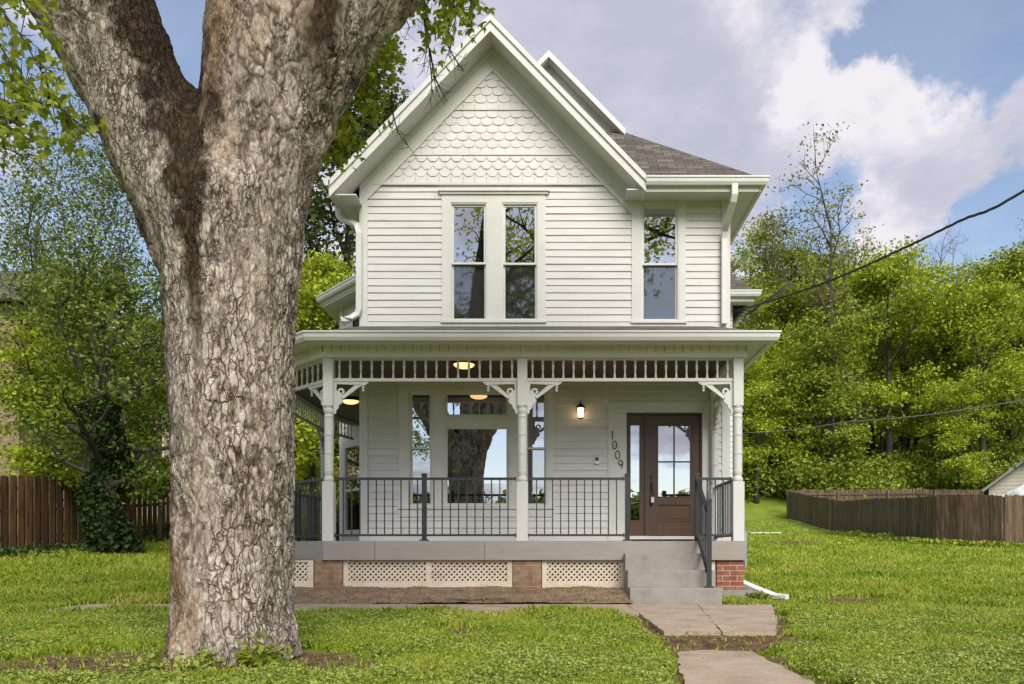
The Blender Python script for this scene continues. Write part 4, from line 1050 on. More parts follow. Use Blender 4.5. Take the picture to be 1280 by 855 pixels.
def gen_tree(r, H, tr, spread, base=.3, limbs=14, sub=4, twigs=3, shape='oval', lean=(0, 0), rise=.6, wob=.08, rmin=.02):
    """returns (wood MB, tip points with weight) in local coordinates; real limbs and twigs carry the leaves"""
    w = MB(); tips = []
    n = 9; P = []; x = y = 0
    for i in range(n):
        t = i / (n - 1); x += r.normal() * wob * H * .05; y += r.normal() * wob * H * .05
        P.append(Vector((x + lean[0] * t * H, y + lean[1] * t * H, t * H * .93)))
    rad = [tr * ((1 - i / (n - 1)) ** .8 * .92 + .06) for i in range(n)]; rad[0] *= 1.35
    w.tube(P, rad, 9)
    def at(t):
        k = min(int(t * (n - 1)), n - 2); f = t * (n - 1) - k; return P[k].lerp(P[k + 1], f), rad[k] * (1 - f) + rad[k + 1] * f
    def grow(p, d, ln, r0, lev):
        pts = [p]; q = p.copy(); d = d.copy(); m = 5
        for i in range(m):
            d = (d + Vector(r.normal(size=3)) * .16 + Vector((0, 0, .10))).normalized(); q = q + d * ln / m; pts.append(q.copy())
        w.tube(pts, [r0 * (1 - .88 * i / m) for i in range(m + 1)], 6 if lev == 0 else 4, False)
        if lev < 2:
            k = sub if lev == 0 else twigs
            for j in range(k):
                t = .35 + .6 * (j + r.uniform(0, .8)) / k; i = min(int(t * m), m - 1); b = pts[i].lerp(pts[i + 1], t * m - i)
                e = (d + Vector(r.normal(size=3)) * .75).normalized(); grow(b, e, ln * r.uniform(.35, .6), max(r0 * .5, rmin * .3), lev + 1)
        else:
            tips.append(tuple(pts[3]))
        tips.append(tuple(pts[-1]))
    for j in range(limbs):
        t = base + (1 - base) * (j + r.uniform(0, .7)) / limbs; p, rr = at(min(t, .99))
        az = j * 2.4 + r.uniform(-.5, .5); u = (t - base) / (1 - base)
        prof = {'oval': math.sin(math.pi * (.18 + .74 * u)) ** .7, 'cone': 1.05 - .85 * u, 'vase': .45 + .6 * u, 'round': math.sqrt(max(.08, 1 - (2 * u - .9) ** 2))}[shape]
        up = rise * (.5 + u); d = Vector((math.cos(az), math.sin(az), up)).normalized()
        grow(p, d, spread * prof * r.uniform(.8, 1.15), max(rmin, rr * .5), 0)
    tips.append(tuple(P[-1])); return w, np.array(tips)
def crown_pts(r, tips, per, rad, flat=.34):
    c = np.repeat(tips, per, 0); return c + r.normal(size=c.shape) * np.array([rad, rad, rad * flat])

def tree_thing(name, label, loc, wood, leaves, bark, leafmat, group=None, rot=0, scale=1, k=4):
    t = thing(name, label, 'tree', loc, group); t.rotation_euler = (0, 0, rot); t.scale = (scale,) * 3
    me_o = wood.build('trunk', bark, None, True); me_o.parent = t
    if leaves is not None and len(leaves):
        lo = np_mesh('crown', leaves, 4, leafmat); lo.parent = t
    return t
def copy_thing(src, label, loc, rot, scale, mat=None):
    t = src.copy(); COL.objects.link(t); t.location = loc; t.rotation_euler = (0, 0, rot); t.scale = scale if isinstance(scale, tuple) else (scale,) * 3; t['label'] = label
    for ch in src.children:
        c = ch.copy(); COL.objects.link(c); c.parent = t
        if mat and ch.name.startswith('crown'):
            c.material_slots[0].link = 'OBJECT'; c.material_slots[0].material = mat
    return t
def gz(x, y): return float(ground_z(x, y))
def pos(px, Yd): 
    x = (px - VX) * Yd / F_PX; return (x, Yd, gz(x, Yd) - .1)
def hgt(py, Yd, px=900): return CAM_Z + (VY - py) * Yd / F_PX - pos(px, Yd)[2]

# ------------------------------------------------------------------ the big shade tree in front
TS = F_PX / TREE_Y
def tp(px, py, dy=0.0): return Vector(((px - VX) / TS, TREE_Y + dy, CAM_Z + (VY - py) / TS))
def shade_tree():
    t = thing('shade_tree', 'huge forked shade tree with furrowed grey bark filling the left of the view', 'tree', (TREE_X, TREE_Y, 0))
    L = [(830, 204, 384), (812, 208, 377), (790, 212, 371), (750, 214.5, 369), (700, 216, 368.5), (600, 216, 369), (500, 212, 370), (420, 207, 371), (350, 202, 376), (300, 195, 381), (260, 186, 387), (215, 170, 396)]
    w = MB()
    w.tube([tp((a + c) / 2, y) for y, a, c in L[:-1]] + [tp(282, 235), tp(280, 205), tp(278, 180)], [(c - a) / 2 / TS * .945 for y, a, c in L[:-1]] + [84 / TS, 52 / TS, 14 / TS], 40)
    w.tube([tp(250, 290), tp(240, 240), tp(237, 170), tp(237, 130), tp(237, 104)], [v / TS for v in (20, 50, 40, 26, 6)], 20)
    w.tube([tp(262, 380), tp(255, 330), tp(235, 250), tp(205, 190), tp(172, 120), tp(143, 60), tp(114, 0), tp(66, -110, .1), tp(10, -260, .3), tp(-60, -420, .2), tp(-110, -600, .6)], [v / TS for v in (20, 58, 66, 66, 62, 67, 73, 70, 62, 52, 42)], 32)
    w.tube([tp(298, 380), tp(300, 330), tp(312, 250), tp(322, 180), tp(326, 110), tp(328, 50), tp(330, 0), tp(335, -110, -.1), tp(350, -260, -.2), tp(340, -430, -.3), tp(360, -620, 0)], [v / TS for v in (20, 64, 71, 73, 71, 68, 66, 64, 56, 48, 38)], 32)
    w.tube([tp(300, 310), tp(312, 260), tp(340, 180), tp(372, 110), tp(405, 50), tp(438, -2), tp(500, -90, .2), tp(590, -200, .5), tp(660, -330, .9), tp(700, -480, 1.2)], [v / TS for v in (20, 56, 62, 60, 61, 62, 56, 48, 40, 32)], 32)
    # root flare
    for (px, py, dy, r) in ((228, 815, .0, 24), (258, 832, -.3, 30), (300, 838, -.38, 26), (335, 834, -.3, 24), (362, 815, -.1, 20), (300, 830, .3, 40), (250, 830, .3, 30)):
        c = tp(292, 740); w.tube([c.lerp(tp(px, py, dy), .02), c.lerp(tp(px, py, dy), .3), c.lerp(tp(px, py, dy), .75), tp(px, py, dy)], [10 / TS, 48 / TS, 36 / TS, r / TS], 14)
    me = bpy.data.meshes.new('tmp'); me.from_pydata(w.v, [], w.f); me.update(); o = bpy.data.objects.new('tmp', me); COL.objects.link(o)
    def remesh(o, size):
        m = o.modifiers.new('r', 'REMESH'); m.mode = 'VOXEL'; m.voxel_size = size
        dg = bpy.context.evaluated_depsgraph_get(); me2 = bpy.data.meshes.new_from_object(o.evaluated_get(dg)); o.modifiers.clear(); return me2
    me2 = remesh(o, .017); o.data = me2
    m = o.modifiers.new('s', 'SMOOTH'); m.factor = .5; m.iterations = 40
    dg = bpy.context.evaluated_depsgraph_get(); me3 = bpy.data.meshes.new_from_object(o.evaluated_get(dg)); o.modifiers.clear()
    # finer mesh where the photograph sees it
    o.data = me3; m = o.modifiers.new('sub', 'SUBSURF'); m.levels = 1; m.subdivision_type = 'SIMPLE'
    dg = bpy.context.evaluated_depsgraph_get(); me4 = bpy.data.meshes.new_from_object(o.evaluated_get(dg)); COL.objects.unlink(o)
    n = len(me4.vertices); co = np.empty(n * 3, np.float32); me4.vertices.foreach_get('co', co); co = co.reshape(-1, 3)
    no = np.empty(n * 3, np.float32); me4.vertices.foreach_get('normal', no); no = no.reshape(-1, 3)
    plate = np.ones(n, np.float32); disp = np.zeros(n, np.float32); stain_shade = np.zeros(n, np.float32); tone = np.full(n, .5, np.float32)
    SY = [-100, 60, 100, 150, 200, 250, 300, 350, 430, 520]; SC = [150, 208, 228, 246, 256, 268, 275, 275, 277, 277]; SW = [52, 46, 54, 54, 44, 33, 24, 17, 9, 0.1]
    def hsh(v): q = math.sin(v.x * 12.9898 + v.y * 78.233 + v.z * 37.719) * 43758.5453; return q - math.floor(q)
    for i in range(n):
        x, y, z = map(float, co[i])
        if z > 5.6: continue
        wv = mnoise.noise_vector((x * 7, y * 7, z * 5)) * .16 + mnoise.noise_vector((x * 22, y * 22, z * 14)) * .07
        d, pt = mnoise.voronoi(((x + wv.x * .45) * 11, (y + wv.y * .45) * 11, (z + wv.z * .8) * 4.0)); e = d[1] - d[0]; k1 = hsh(pt[0])
        d2, pt2 = mnoise.voronoi(((x + wv.x * .3) * 27, (y + wv.y * .3) * 27, (z + wv.z * .4) * 12)); e2 = d2[1] - d2[0]; k2 = hsh(pt2[0])
        f = mnoise.fractal((x * 6, y * 6, z * 3), .7, 2.1, 5); g = mnoise.noise((x * 2.4, y * 2.4 + 5, z * 1.1))
        deep = max(.15, min(1, .55 + 1.3 * g)); w1 = .15 + .10 * deep
        c1 = min(1, e / w1); c2 = min(1, e2 / .13)
        flake = max(0, mnoise.noise((x * 7 + 9, y * 7, z * 2.6)) - .18) * 3.5
        fur = abs(mnoise.noise((x * 10 + wv.x * 2, y * 10 + wv.y * 2, z * 1.5)))
        disp[i] = .026 * min(fur, .4) - .008 - .012 * deep * (1 - c1) - .003 * (1 - c2) + .012 * f + .010 * (k1 - .5) + .004 * (k2 - .5) - .014 * min(1, flake) * (z > .8)
        plate[i] = max(0, min(1, c1 * 1.15 + (1 - deep) * .55)) * (.45 + .55 * min(1, c2 + .25 * k1)); tone[i] = max(0, min(1, .45 * k1 + .4 * k2 + .15 + .35 * f))
        px = VX + x * TS; py = VY - (z - CAM_Z) * TS; nn = mnoise.fractal((x * 7, y * 7, z * 5), .8, 2, 4)
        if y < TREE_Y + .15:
            if py < 520: stain_shade[i] = max(0, min(1, ((1 - abs(px - np.interp(py, SY, SC)) / np.interp(py, SY, SW)) * 1.9 + nn * 1.0 + .12))) * min(1, max(0, (520 - py) / 150))
            if py < 150: stain_shade[i] = max(stain_shade[i], min(1, max(0, (1 - abs(px - (432 - py * .25)) / 28) * 1.6 + nn * .8)) * min(1, (150 - py) / 70))  # darker V in the groove between the two right limbs
            if 60 < py < 130 and 225 < px < 300: stain_shade[i] = max(stain_shade[i], max(0, min(.8, (1 - abs(px - 255) / 45) + nn * .6)))
        if px < 240 and 120 < py < 830 and no[i][0] < -.5: stain_shade[i] = max(stain_shade[i], min(.9, max(0, (-no[i][0] - .62) * 2.4 + nn * .7)))  # shade of the trunk's left-facing side, painted into the bark colour
    co += no * disp[:, None]; me4.vertices.foreach_set('co', co.ravel())
    for nm, arr in (('plate', plate), ('stain_shade', stain_shade), ('tone', tone)):
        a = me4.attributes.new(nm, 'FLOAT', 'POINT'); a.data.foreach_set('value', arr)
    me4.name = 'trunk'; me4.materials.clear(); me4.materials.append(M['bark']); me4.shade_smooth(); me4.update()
    tr = bpy.data.objects.new('trunk', me4); COL.objects.link(tr); adopt(tr, t)
    # limbs above the frame
    r = np.random.default_rng(5); w = MB(); tips = []
    def inview(p): return p.y > .8 and VY - (p.z - CAM_Z) * F_PX / p.y > -30
    def limb(pts, rad):
        k = next((i for i, p in enumerate(pts) if inview(p)), len(pts))
        if k > 1: w.tube(pts[:k], rad[:k], 8, False)
    starts = [(tp(-110, -600, .6), Vector((-.5, .2, .8)), .22), (tp(-60, -420, .2), Vector((-.9, -.4, .5)), .16), (tp(360, -620, 0), Vector((.15, .1, 1)), .2), (tp(340, -430, -.3), Vector((-.2, -.9, .6)), .15),
              (tp(700, -480, 1.2), Vector((.7, .4, .6)), .17), (tp(660, -330, .9), Vector((.9, -.5, .5)), .12), (tp(590, -200, .5), Vector((.4, .9, .5)), .11), (tp(10, -260, .3), Vector((-.9, .7, .45)), .12)]
    def grow(p, d, ln, r0, lev):
        pts = [p]; q = p.copy(); d = d.normalized()
        for i in range(5):
            d = (d + Vector(r.normal(size=3)) * .2 + Vector((0, 0, .03))).normalized(); q = q + d * ln / 5; pts.append(q.copy())
        limb(pts, [r0 * (1 - .8 * i / 5) for i in range(6)])
        if lev < 2:
            for j in range(5):
                i = 1 + j % 4; e = (d + Vector(r.normal(size=3)) * .9).normalized(); grow(pts[i].lerp(pts[i + 1], .5), e, ln * r.uniform(.4, .65), r0 * .4, lev + 1)
        else: tips.append(tuple(pts[3]))
        tips.append(tuple(pts[-1]))
    starts += [(tp(340, -430, -.3), Vector((.1, -1, .22)), .14), (tp(350, -260, -.2), Vector((.35, -.9, .4)), .13), (tp(590, -200, .5), Vector((.45, -.8, .45)), .12), (tp(10, -260, .3), Vector((.1, -.9, .4)), .12), (tp(360, -620, 0), Vector((.5, -.7, .4)), .14), (tp(660, -330, .9), Vector((.7, .5, .5)), .11)]
    for p, d, r0 in starts: grow(p, d, 3.6, r0, 0)
    w.build('branches', M['bark_dark'], t, True)
    tips = np.array(tips)
    keep = []
    for q in tips:   # the photograph shows open sky here: no boughs hang low
        pyq = VY - (q[2] - CAM_Z) * F_PX / max(q[1], .5)
        keep.append(pyq < -60 or q[1] < 1.0)
    tips = tips[np.array(keep)]
    np_pts = crown_pts(r, tips, 17, .34, .6)
    pyq = VY - (np_pts[:, 2] - CAM_Z) * F_PX / np.maximum(np_pts[:, 1], .3)
    np_pts = np_pts[(pyq < -15) | (np_pts[:, 1] < .8)]
    np_mesh('crown', maple_quads(np_pts, .10, r), 4, M['leaf_maple'], t)
    # boughs hanging into view: (px, py, depth) of the twig ends; leaf density
    wood = MB(); P = []
    def at(px, py, Yd): return Vector(((px - VX) * Yd / F_PX, Yd, CAM_Z + (VY - py) * Yd / F_PX))
    def bough(path, Yd, dens, spread, r0=.012, leaves=True, sub=7):
        q = [at(px, py, Yd + .12 * math.sin(i * 1.3)) for i, (px, py) in enumerate(path)]
        wood.tube(q, [r0 * (1 - .75 * i / (len(q) - 1)) for i in range(len(q))], 6, False)
        for i in range(len(q) - 1):
            for j in range(sub):
                b = q[i].lerp(q[i + 1], r.uniform()); e = (q[i + 1] - q[i]).normalized() * .5 + Vector(r.normal(size=3)) * .8; e.normalize(); ln = spread * r.uniform(.4, 1.1)
                m = b + e * ln * .5 + Vector((0, 0, -.01)); c = b + e * ln + Vector((0, 0, -.05 * ln))
                wood.tube([b, m, c], [r0 * .35, r0 * .25, r0 * .12], 4, False)
                if leaves:
                    for k in range(dens): P.append(np.array(m.lerp(c, r.uniform(-.3, 1.1))) + r.normal(size=3) * .045)
    # left edge
    for path in ([(-40, -60), (0, 10), (30, 50), (60, 105)], [(-60, -20), (-10, 40), (20, 90), (62, 140)], [(-60, 60), (0, 100), (35, 125), (75, 135)], [(-60, 120), (-15, 140), (15, 150), (40, 170)], [(-10, -60), (20, -10), (40, 15)], [(-80, 10), (-30, 80), (0, 150)], [(-70, 150), (-20, 175), (20, 190)], [(60, 120), (85, 145), (105, 158)]):
        bough(path, 5.4 + r.uniform(-.4, .4), 4, .24)
    wood.build('twigs', M['bark_dark'], t, True); wood = MB()
    # between the right limb and the gable
    for path in ([(470, -80), (510, -10), (530, 30), (545, 60)], [(520, -80), (545, -20), (565, 20), (560, 55)], [(560, -80), (575, -20), (588, 10), (592, 38)], [(500, -60), (520, -5), (528, 20)], [(545, -60), (560, 0), (570, 30), (566, 62)], [(540, -90), (556, -30), (582, 8)]):
        bough([(a_, b_ - 14) for a_, b_ in path], 6.6 + r.uniform(-.5, .5), 4, .17)
    for path in ([(480, 10), (470, 40), (478, 70), (500, 90)], [(430, 40), (450, 70), (470, 110), (488, 140)], [(440, 60), (445, 110), (430, 150)], [(455, 50), (480, 60), (497, 62)], [(425, 100), (440, 130), (455, 165)], [(418, 140), (425, 180), (440, 190)], [(470, 60), (480, 90), (492, 105)], [(430, 80), (455, 100), (480, 115)], [(410, 130), (418, 170), (412, 210)], [(440, 80), (460, 90), (470, 130)], [(425, 120), (436, 140), (432, 175)]):
        bough([(a_ - 14, b_ - 4) for a_, b_ in path], 7.8 + r.uniform(-.5, .5), 8, .24, .012)
    wood.build('twigs', M['bark_dark'], t, True); wood = MB()
    # bare twigs hanging in front of the gable
    for path in ([(528, -40), (533, 30), (537, 70), (540, 100), (538, 135)], [(537, 60), (543, 95), (552, 115), (560, 128)], [(556, 40), (562, 62), (574, 82), (580, 90)], [(488, 120), (492, 145), (497, 165), (512, 185)], [(530, 20), (534, 60), (528, 90)]):
        bough(path, 7.0, 0, .16, .008, False, 6)
    for path in ([(500, 5), (512, 35), (505, 50)], [(540, 85), (545, 110), (550, 122)]): bough(path, 6.8, 0, .12, .006, False, 5)
    wood.build('twigs', M['bark_dark'], t, True)
    np_mesh('hanging_leaves', maple_quads(np.array(P), .070, r), 4, M['leaf_maple'], t)
    # small suckers at the foot
    return t
shade_tree()

def herb(name, label, x, y, n, rad, h, size, mat, seed):
    r = np.random.default_rng(seed); z0 = gz(x, y); st = MB(); P = []
    for i in range(n):
        a = r.uniform(0, 6.28); d = rad * math.sqrt(r.uniform()); bx, by = x + d * math.cos(a), y + d * math.sin(a) * .7; hh = h * r.uniform(.5, 1.1) * (1.15 - .6 * d / rad)
        tx, ty = bx + r.normal() * .03, by + r.normal() * .03; st.tube([(bx, by, z0 - .02), (tx, ty, z0 + hh)], [.004, .002], 4, False)
        for k in range(9): f = r.uniform(.25, 1.02); P.append((bx + (tx - bx) * f + r.normal() * .025, by + (ty - by) * f + r.normal() * .025, z0 + hh * f + r.normal() * .012))
    t = thing(name, label, 'plant', (x, y, z0)); st.build('stems', M['leaf_mid'], t); np_mesh('leaves', leaf_quads(np.array(P), size, 1.0, .6, r=r), 4, mat, t)
herb('weed_clump', 'bright green weed clump against the middle of the big trunk base', -2.2, 5.22, 20, .12, .16, .05, M['weed'], 1)
herb('weed_clump', 'darker weed clump at the right root of the big trunk', -1.86, 5.36, 30, .15, .20, .05, M['leaf_mid'], 2)
herb('weed_clump', 'low weed clump at the left root of the big trunk', -2.52, 5.22, 16, .13, .12, .045, M['weed'], 3)
herb('weed_clump', 'small weed sprouting in the dirt under the middle lattice', -1.0, 11.35, 26, .28, .11, .05, M['leaf_mid'], 4)
herb('weed_clump', 'small weed sprouting in the dirt left of the steps', .55, 11.25, 24, .24, .10, .05, M['leaf_mid'], 5)
herb('weed_clump', 'tuft of weeds at the footing of the red brick pier', 2.95, 11.95, 30, .16, .16, .05, M['weed'], 6)
w = MB(); w.tube([(-1.45, 11.35, .09), (-1.1, 11.3, .075), (-.75, 11.36, .09), (-.5, 11.3, .1)], [.008, .012, .01, .004], 6); w.tube([(-1.0, 11.3, .08), (-.85, 11.2, .1)], [.006, .003], 5)
tag(w.build('fallen_stick', M['bark_grey']), 'fallen stick lying in the dirt under the middle lattice', 'stick')

# ------------------------------------------------------------------ fences
def fence(name, label, pts, hgt_, board, gap, mat, both=False, rail_side=1, jag=.02, posts_every=2.4, dog=.02):
    t = thing(name, label, 'fence', (pts[0][0], pts[0][1], gz(*pts[0])))
    b, bk, rl, ps = MB(), MB(), MB(), []; r = random.Random(len(name) + int(pts[0][0] * 7))
    for i in range(len(pts) - 1):
        a, c = Vector(pts[i]), Vector(pts[i + 1]); d = c - a; ln = d.length; d.normalize(); n = Vector((d.y, -d.x)); k = int(ln / (board + gap))
        def bd(mb, u, off, w, top, base):
            z = gz(*(a + d * u)); tt = z + top + r.uniform(-jag, jag); q = a + d * (u - w / 2) + n * off; q2 = a + d * (u + w / 2) + n * off; th = n * .019
            zz = z + base; tl = r.uniform(-.006, .006)
            mb.prism([(q.x, q.y, zz), (q2.x, q2.y, zz), (q2.x + tl, q2.y, tt - dog), (q2.x - d.x * w * .2 + tl, q2.y - d.y * w * .2, tt), (q.x + d.x * w * .2 + tl, q.y + d.y * w * .2, tt), (q.x + tl, q.y, tt - dog)], (th.x, th.y, 0))
        for j in range(k):
            u = (j + .5) * ln / k; bd(b, u, (.022 if both else .045) + r.uniform(-.004, .004), (ln / k - gap) * r.uniform(.96, 1.0), hgt_, .04)
            if both: bd(bk, u + (board + gap) / 2, -.042, board, hgt_, .04)
        for h in (.35, hgt_ * .55, hgt_ - .3):
            m = max(1, int(ln / 1.5))
            for j in range(m):
                p, q = a + d * ln * j / m, a + d * ln * (j + 1) / m; rl.beam((p.x, p.y, gz(*p) + h), (q.x, q.y, gz(*q) + h), (.03 if both else .04), .09)
        m = max(1, int(ln / posts_every))
        for j in range(m + 1):
            p = a + d * ln * j / m - n * .07; q = MB(); ps.append(q); q.box(p.x - .045, p.x + .045, p.y - .045, p.y + .045, gz(*p) - .2, gz(*p) + hgt_ - .06)
    b.build('boards', mat, t); rl.build('rails', mat, t); [q.build('post', mat, t) for q in ps]
    if both: bk.build('back_boards', mat, t)
    return t
fence('board_fence', 'brown stained shadowbox fence behind the ivy covered tree', [(-12.2, 33), (-12.3, 26), (-12.75, 19), (-13.1, 13)], 1.83, .19, .09, M['fence_brown'], True, jag=.012)
fence('picket_fence', 'weathered dark plank fence bounding the lawn at right', [(15.35, 54), (15.5, 45), (14.5, 36), (14.1, 30.4), (15.3, 28.2), (17.2, 29.6), (19.5, 31)], 1.80, .14, .008, M['fence_grey'], False, jag=.03)
fence('rear_fence', 'faded plank fence closing the far side of the neighbouring yard', [(31, 54), (22, 54.5), (15.35, 54.3)], 1.9, .14, .02, M['fence_grey'], False, jag=.04)

# ------------------------------------------------------------------ neighbours
def quad_uv(mb, a, c, z0, z1):
    l = math.dist(a, c); mb.poly([(a[0], a[1], z0), (c[0], c[1], z0), (c[0], c[1], z1), (a[0], a[1], z1)], [(0, z0), (l, z0), (l, z1), (0, z1)])
def house_window(parent, o, u, n, u0, u1, z0, z1):
    f = MB(); t = .09
    for q in ((u0 - t, u0, z0 - t, z1 + t), (u1, u1 + t, z0 - t, z1 + t), (u0, u1, z0 - t, z0), (u0, u1, z1, z1 + t), (u0, u1, (z0 + z1) / 2 - .03, (z0 + z1) / 2 + .03)): f.obox(o, u, n, q[0], q[1], 0, .06, q[2], q[3])
    fo = f.build('window', M['vinyl'], parent); p = MB(); p.obox(o, u, n, u0, u1, .01, .02, z0, z1); p.build('pane', M['glass'], fo)
n1 = thing('brick_house', 'ochre brick house with white framed windows behind the left fence', 'house', (-21, 28, 1.5))
b = MB(); A, Bp, Cp, Dp = (-30, 27), (-17.3, 27), (-17.3, 31.5), (-30, 31.5)
for p, q in ((A, Bp), (Bp, Cp), (Cp, Dp), (Dp, A)): quad_uv(b, p, q, .2, 8.8)
b.build('wall', M['brick_far'], n1)
b = MB(); roof_quad(b, (-30.5, 26.5, 8.8), (-16.9, 26.5, 8.8), (-16.9, 29.2, 10.6), (-30.5, 29.2, 10.6)); roof_quad(b, (-16.9, 32, 8.8), (-30.5, 32, 8.8), (-30.5, 29.2, 10.6), (-16.9, 29.2, 10.6)); b.build('roof', M['roof'], n1)
for u0, u1, z0, z1 in ((10.0, 11.15, 6.2, 8.4), (10.1, 12.0, 3.0, 4.8), (5.5, 6.8, 6.2, 8.2), (5.5, 6.8, 2.4, 4.4)): house_window(n1, (-30, 27, 0), (1, 0, 0), (0, -1, 0), u0, u1, z0, z1)
for u0, u1, z0, z1 in ((1.5, 2.5, 5.6, 7.4), (1.5, 2.5, 2.4, 4.2)): house_window(n1, (-17.3, 27, 0), (0, 1, 0), (1, 0, 0), u0, u1, z0, z1)
n2 = thing('stucco_house', 'dusty pink house glimpsed between the ivy tree and the big trunk', 'house', (-20, 44, 1.7))
b = MB(); b.box(-26, -14, 44, 54, 1.0, 8.6); b.build('wall', M['pinkwall'], n2)
b = MB(); roof_quad(b, (-26.5, 43.5, 8.6), (-13.5, 43.5, 8.6), (-13.5, 49, 11.5), (-26.5, 49, 11.5)); roof_quad(b, (-13.5, 54.5, 8.6), (-26.5, 54.5, 8.6), (-26.5, 49, 11.5), (-13.5, 49, 11.5)); b.build('roof', M['roof'], n2)
for u0, u1, z0, z1 in ((4.0, 5.4, 5, 7.2), (3.7, 5.4, 4.0, 4.3), (8, 9.3, 5, 7.2), (1, 2, 5, 7)): house_window(n2, (-26, 44, 0), (1, 0, 0), (0, -1, 0), u0, u1, z0, z1)

n3 = thing('garage', 'beige sided outbuilding with grey roof behind the right fence', 'building', (21, 40, 1.0))
b = MB(); zb = 1.0
siding(b, (21.0, 40, 0), (1, 0, 0), (0, -1, 0), 2.35, zb, 3.9, pitch=.17, seed=21)
k = 0
while 3.9 + k * .17 < 7.2:
    z = 3.9 + k * .17; x0 = 21.0 + (z + .14 - 3.9) / .78
    if x0 < 23.2: siding(b, (x0, 40, 0), (1, 0, 0), (0, -1, 0), 23.35 - x0, z, z + .17, pitch=.17, seed=30 + k)
    k += 1
siding(b, (23.45, 39.98, 0), (1, 0, 0), (0, -1, 0), 6, zb, 5.35, pitch=.17, seed=22)
siding(b, (21.0, 48, 0), (0, -1, 0), (-1, 0, 0), 8, zb, 3.9, pitch=.17, seed=23)
b.build('wall', M['grey_siding'], n3)
b = MB(); b.box(21.03, 29.4, 40.03, 48, zb, 3.9); b.prism([(21.03, 40.04, 3.9), (29, 40.04, 3.9), (29, 40.04, 7), (25, 40.04, 7)], (0, 7.9, 0)); b.build('core', M['dark'], n3)
b = MB(); b.box(23.34, 23.45, 39.93, 40.02, zb, 5.6); b.build('corner_board', M['trim'], n3)
b = MB(); roof_quad(b, (20.7, 48.2, 3.68), (20.7, 39.6, 3.68), (23.4, 39.6, 5.8), (23.4, 48.2, 5.8), .12); roof_quad(b, (22.55, 39.3, 5.25), (31, 39.3, 5.25), (31, 43, 8.4), (24.2, 43, 8.4), .14); b.build('roof', M['roof_grey'], n3); n3.rotation_euler = (0, 0, R(-29))
tv, tf = [], []
for j in range(14):
    for i in range(22):
        u, v = i / 21, j / 13; x = 21.02 + 1.45 * u; top = 3.15 + .75 * u; z = top - v * (top - 2.2) * (1 - .1 * math.sin(u * 3))
        x -= 21; y = -.07 - .05 * abs(math.sin(u * 9 + v * 4)) - .06 * math.sin((u - v) * 12) * .5 - .05; tv.append((x, y, z))
for j in range(13):
    for i in range(21): tf.append((j * 22 + i, j * 22 + i + 1, (j + 1) * 22 + i + 1, (j + 1) * 22 + i))
me = bpy.data.meshes.new('tarp'); me.from_pydata(tv, [], tf); me.shade_smooth(); me.materials.append(M['tarp']); o = bpy.data.objects.new('tarp', me); COL.objects.link(o)
o.location = (21, 40, 0); o.rotation_euler = (0, 0, R(-29)); m = o.modifiers.new('thick', 'SOLIDIFY'); m.thickness = .008
tag(o, 'white plastic sheet draped over the beige outbuilding wall', 'tarp')
b = MB(); p0, p1 = pos(938, 45), pos(986, 45); b.beam((p0[0], 45, p0[2] + .16), (p1[0] - .3, 45.5, p1[2] + .2), .14, .06)
o = b.build('fallen_gutter', M['white_pipe']); tag(o, 'length of white gutter lying in the grass by the fence end', 'gutter')

# ------------------------------------------------------------------ wires
def cable(pts, rad, name, label, mat=M['cable']):
    w = MB(); P = [Vector(p) for p in pts]; out = []
    for i in range(len(P) - 1):
        for k in range(12):
            t = k / 12; out.append(P[i].lerp(P[i + 1], t) - Vector((0, 0, .10 * math.sin(math.pi * t))))
    out.append(P[-1]); w.tube(out, rad, 6); return tag(w.build(name, mat, None, True), label, 'power line')
def at3(px, py, Yd): return ((px - VX) * Yd / F_PX, Yd, CAM_Z + (VY - py) * Yd / F_PX)
w = MB()
Pc = [at3(913, 391, 19.0), at3(960, 377, 17.6), at3(1040, 350, 15.8), at3(1130, 310, 14.2), at3(1200, 276, 13.0), at3(1280, 238, 12.0), (8.6, 10.0, 7.1), (11, 6, 8.6)]
def twist(pts, r, n=260):
    P = [Vector(p) for p in pts]; cum = [0]
    for i in range(len(P) - 1): cum.append(cum[-1] + (P[i + 1] - P[i]).length)
    def ev(s):
        for i in range(len(P) - 1):
            if s <= cum[i + 1] or i == len(P) - 2: 
                t = (s - cum[i]) / (cum[i + 1] - cum[i]); p0 = P[max(i - 1, 0)]; p3 = P[min(i + 2, len(P) - 1)]
                return .5 * ((2 * P[i]) + (P[i + 1] - p0) * t + (2 * p0 - 5 * P[i] + 4 * P[i + 1] - p3) * t * t + (3 * P[i] - p0 - 3 * P[i + 1] + p3) * t ** 3)
    for ph in (0, 2.1, 4.2):
        w.tube([ev(cum[-1] * k / n) + Vector((math.cos(k * .5 + ph) * .35, 0, math.sin(k * .5 + ph))) * r for k in range(n + 1)], r * .8, 5)
twist(Pc, .014)
pw = thing('service_cable', 'thick twisted black service cable running from the house to the upper right', 'power line', Pc[0])
w.build('conductors', M['cable'], pw, True)
w = MB(); a0 = Vector(at3(913, 391, 19.0))
for k in range(3): w.tube([a0 + Vector((.0, -.02, .05 * k)), a0 + Vector((.25 + .1 * k, -.3, -.18 + .06 * k)), a0 + Vector((.55, -.6, .03)), a0 + Vector((1.1, -1.1, .28 + .05 * k))], .014, 5)
w.tube([a0 + Vector((-.12, 0, 1.2)), a0 + Vector((-.12, 0, -2))], .025, 8); w.tube([a0 + Vector((-.12, -.02, -.1)), a0 + Vector((.05, -.06, -.14))], .04, 8)
w.build('drip_loop', M['cable'], pw, True)
cable([at3(930, 541, 36), at3(1060, 527, 30), at3(1280, 500, 24), (20, 14, 5.5)], .02, 'phone_line', 'thin grey wire crossing in front of the woods above the right fence', M['grey_cable'])

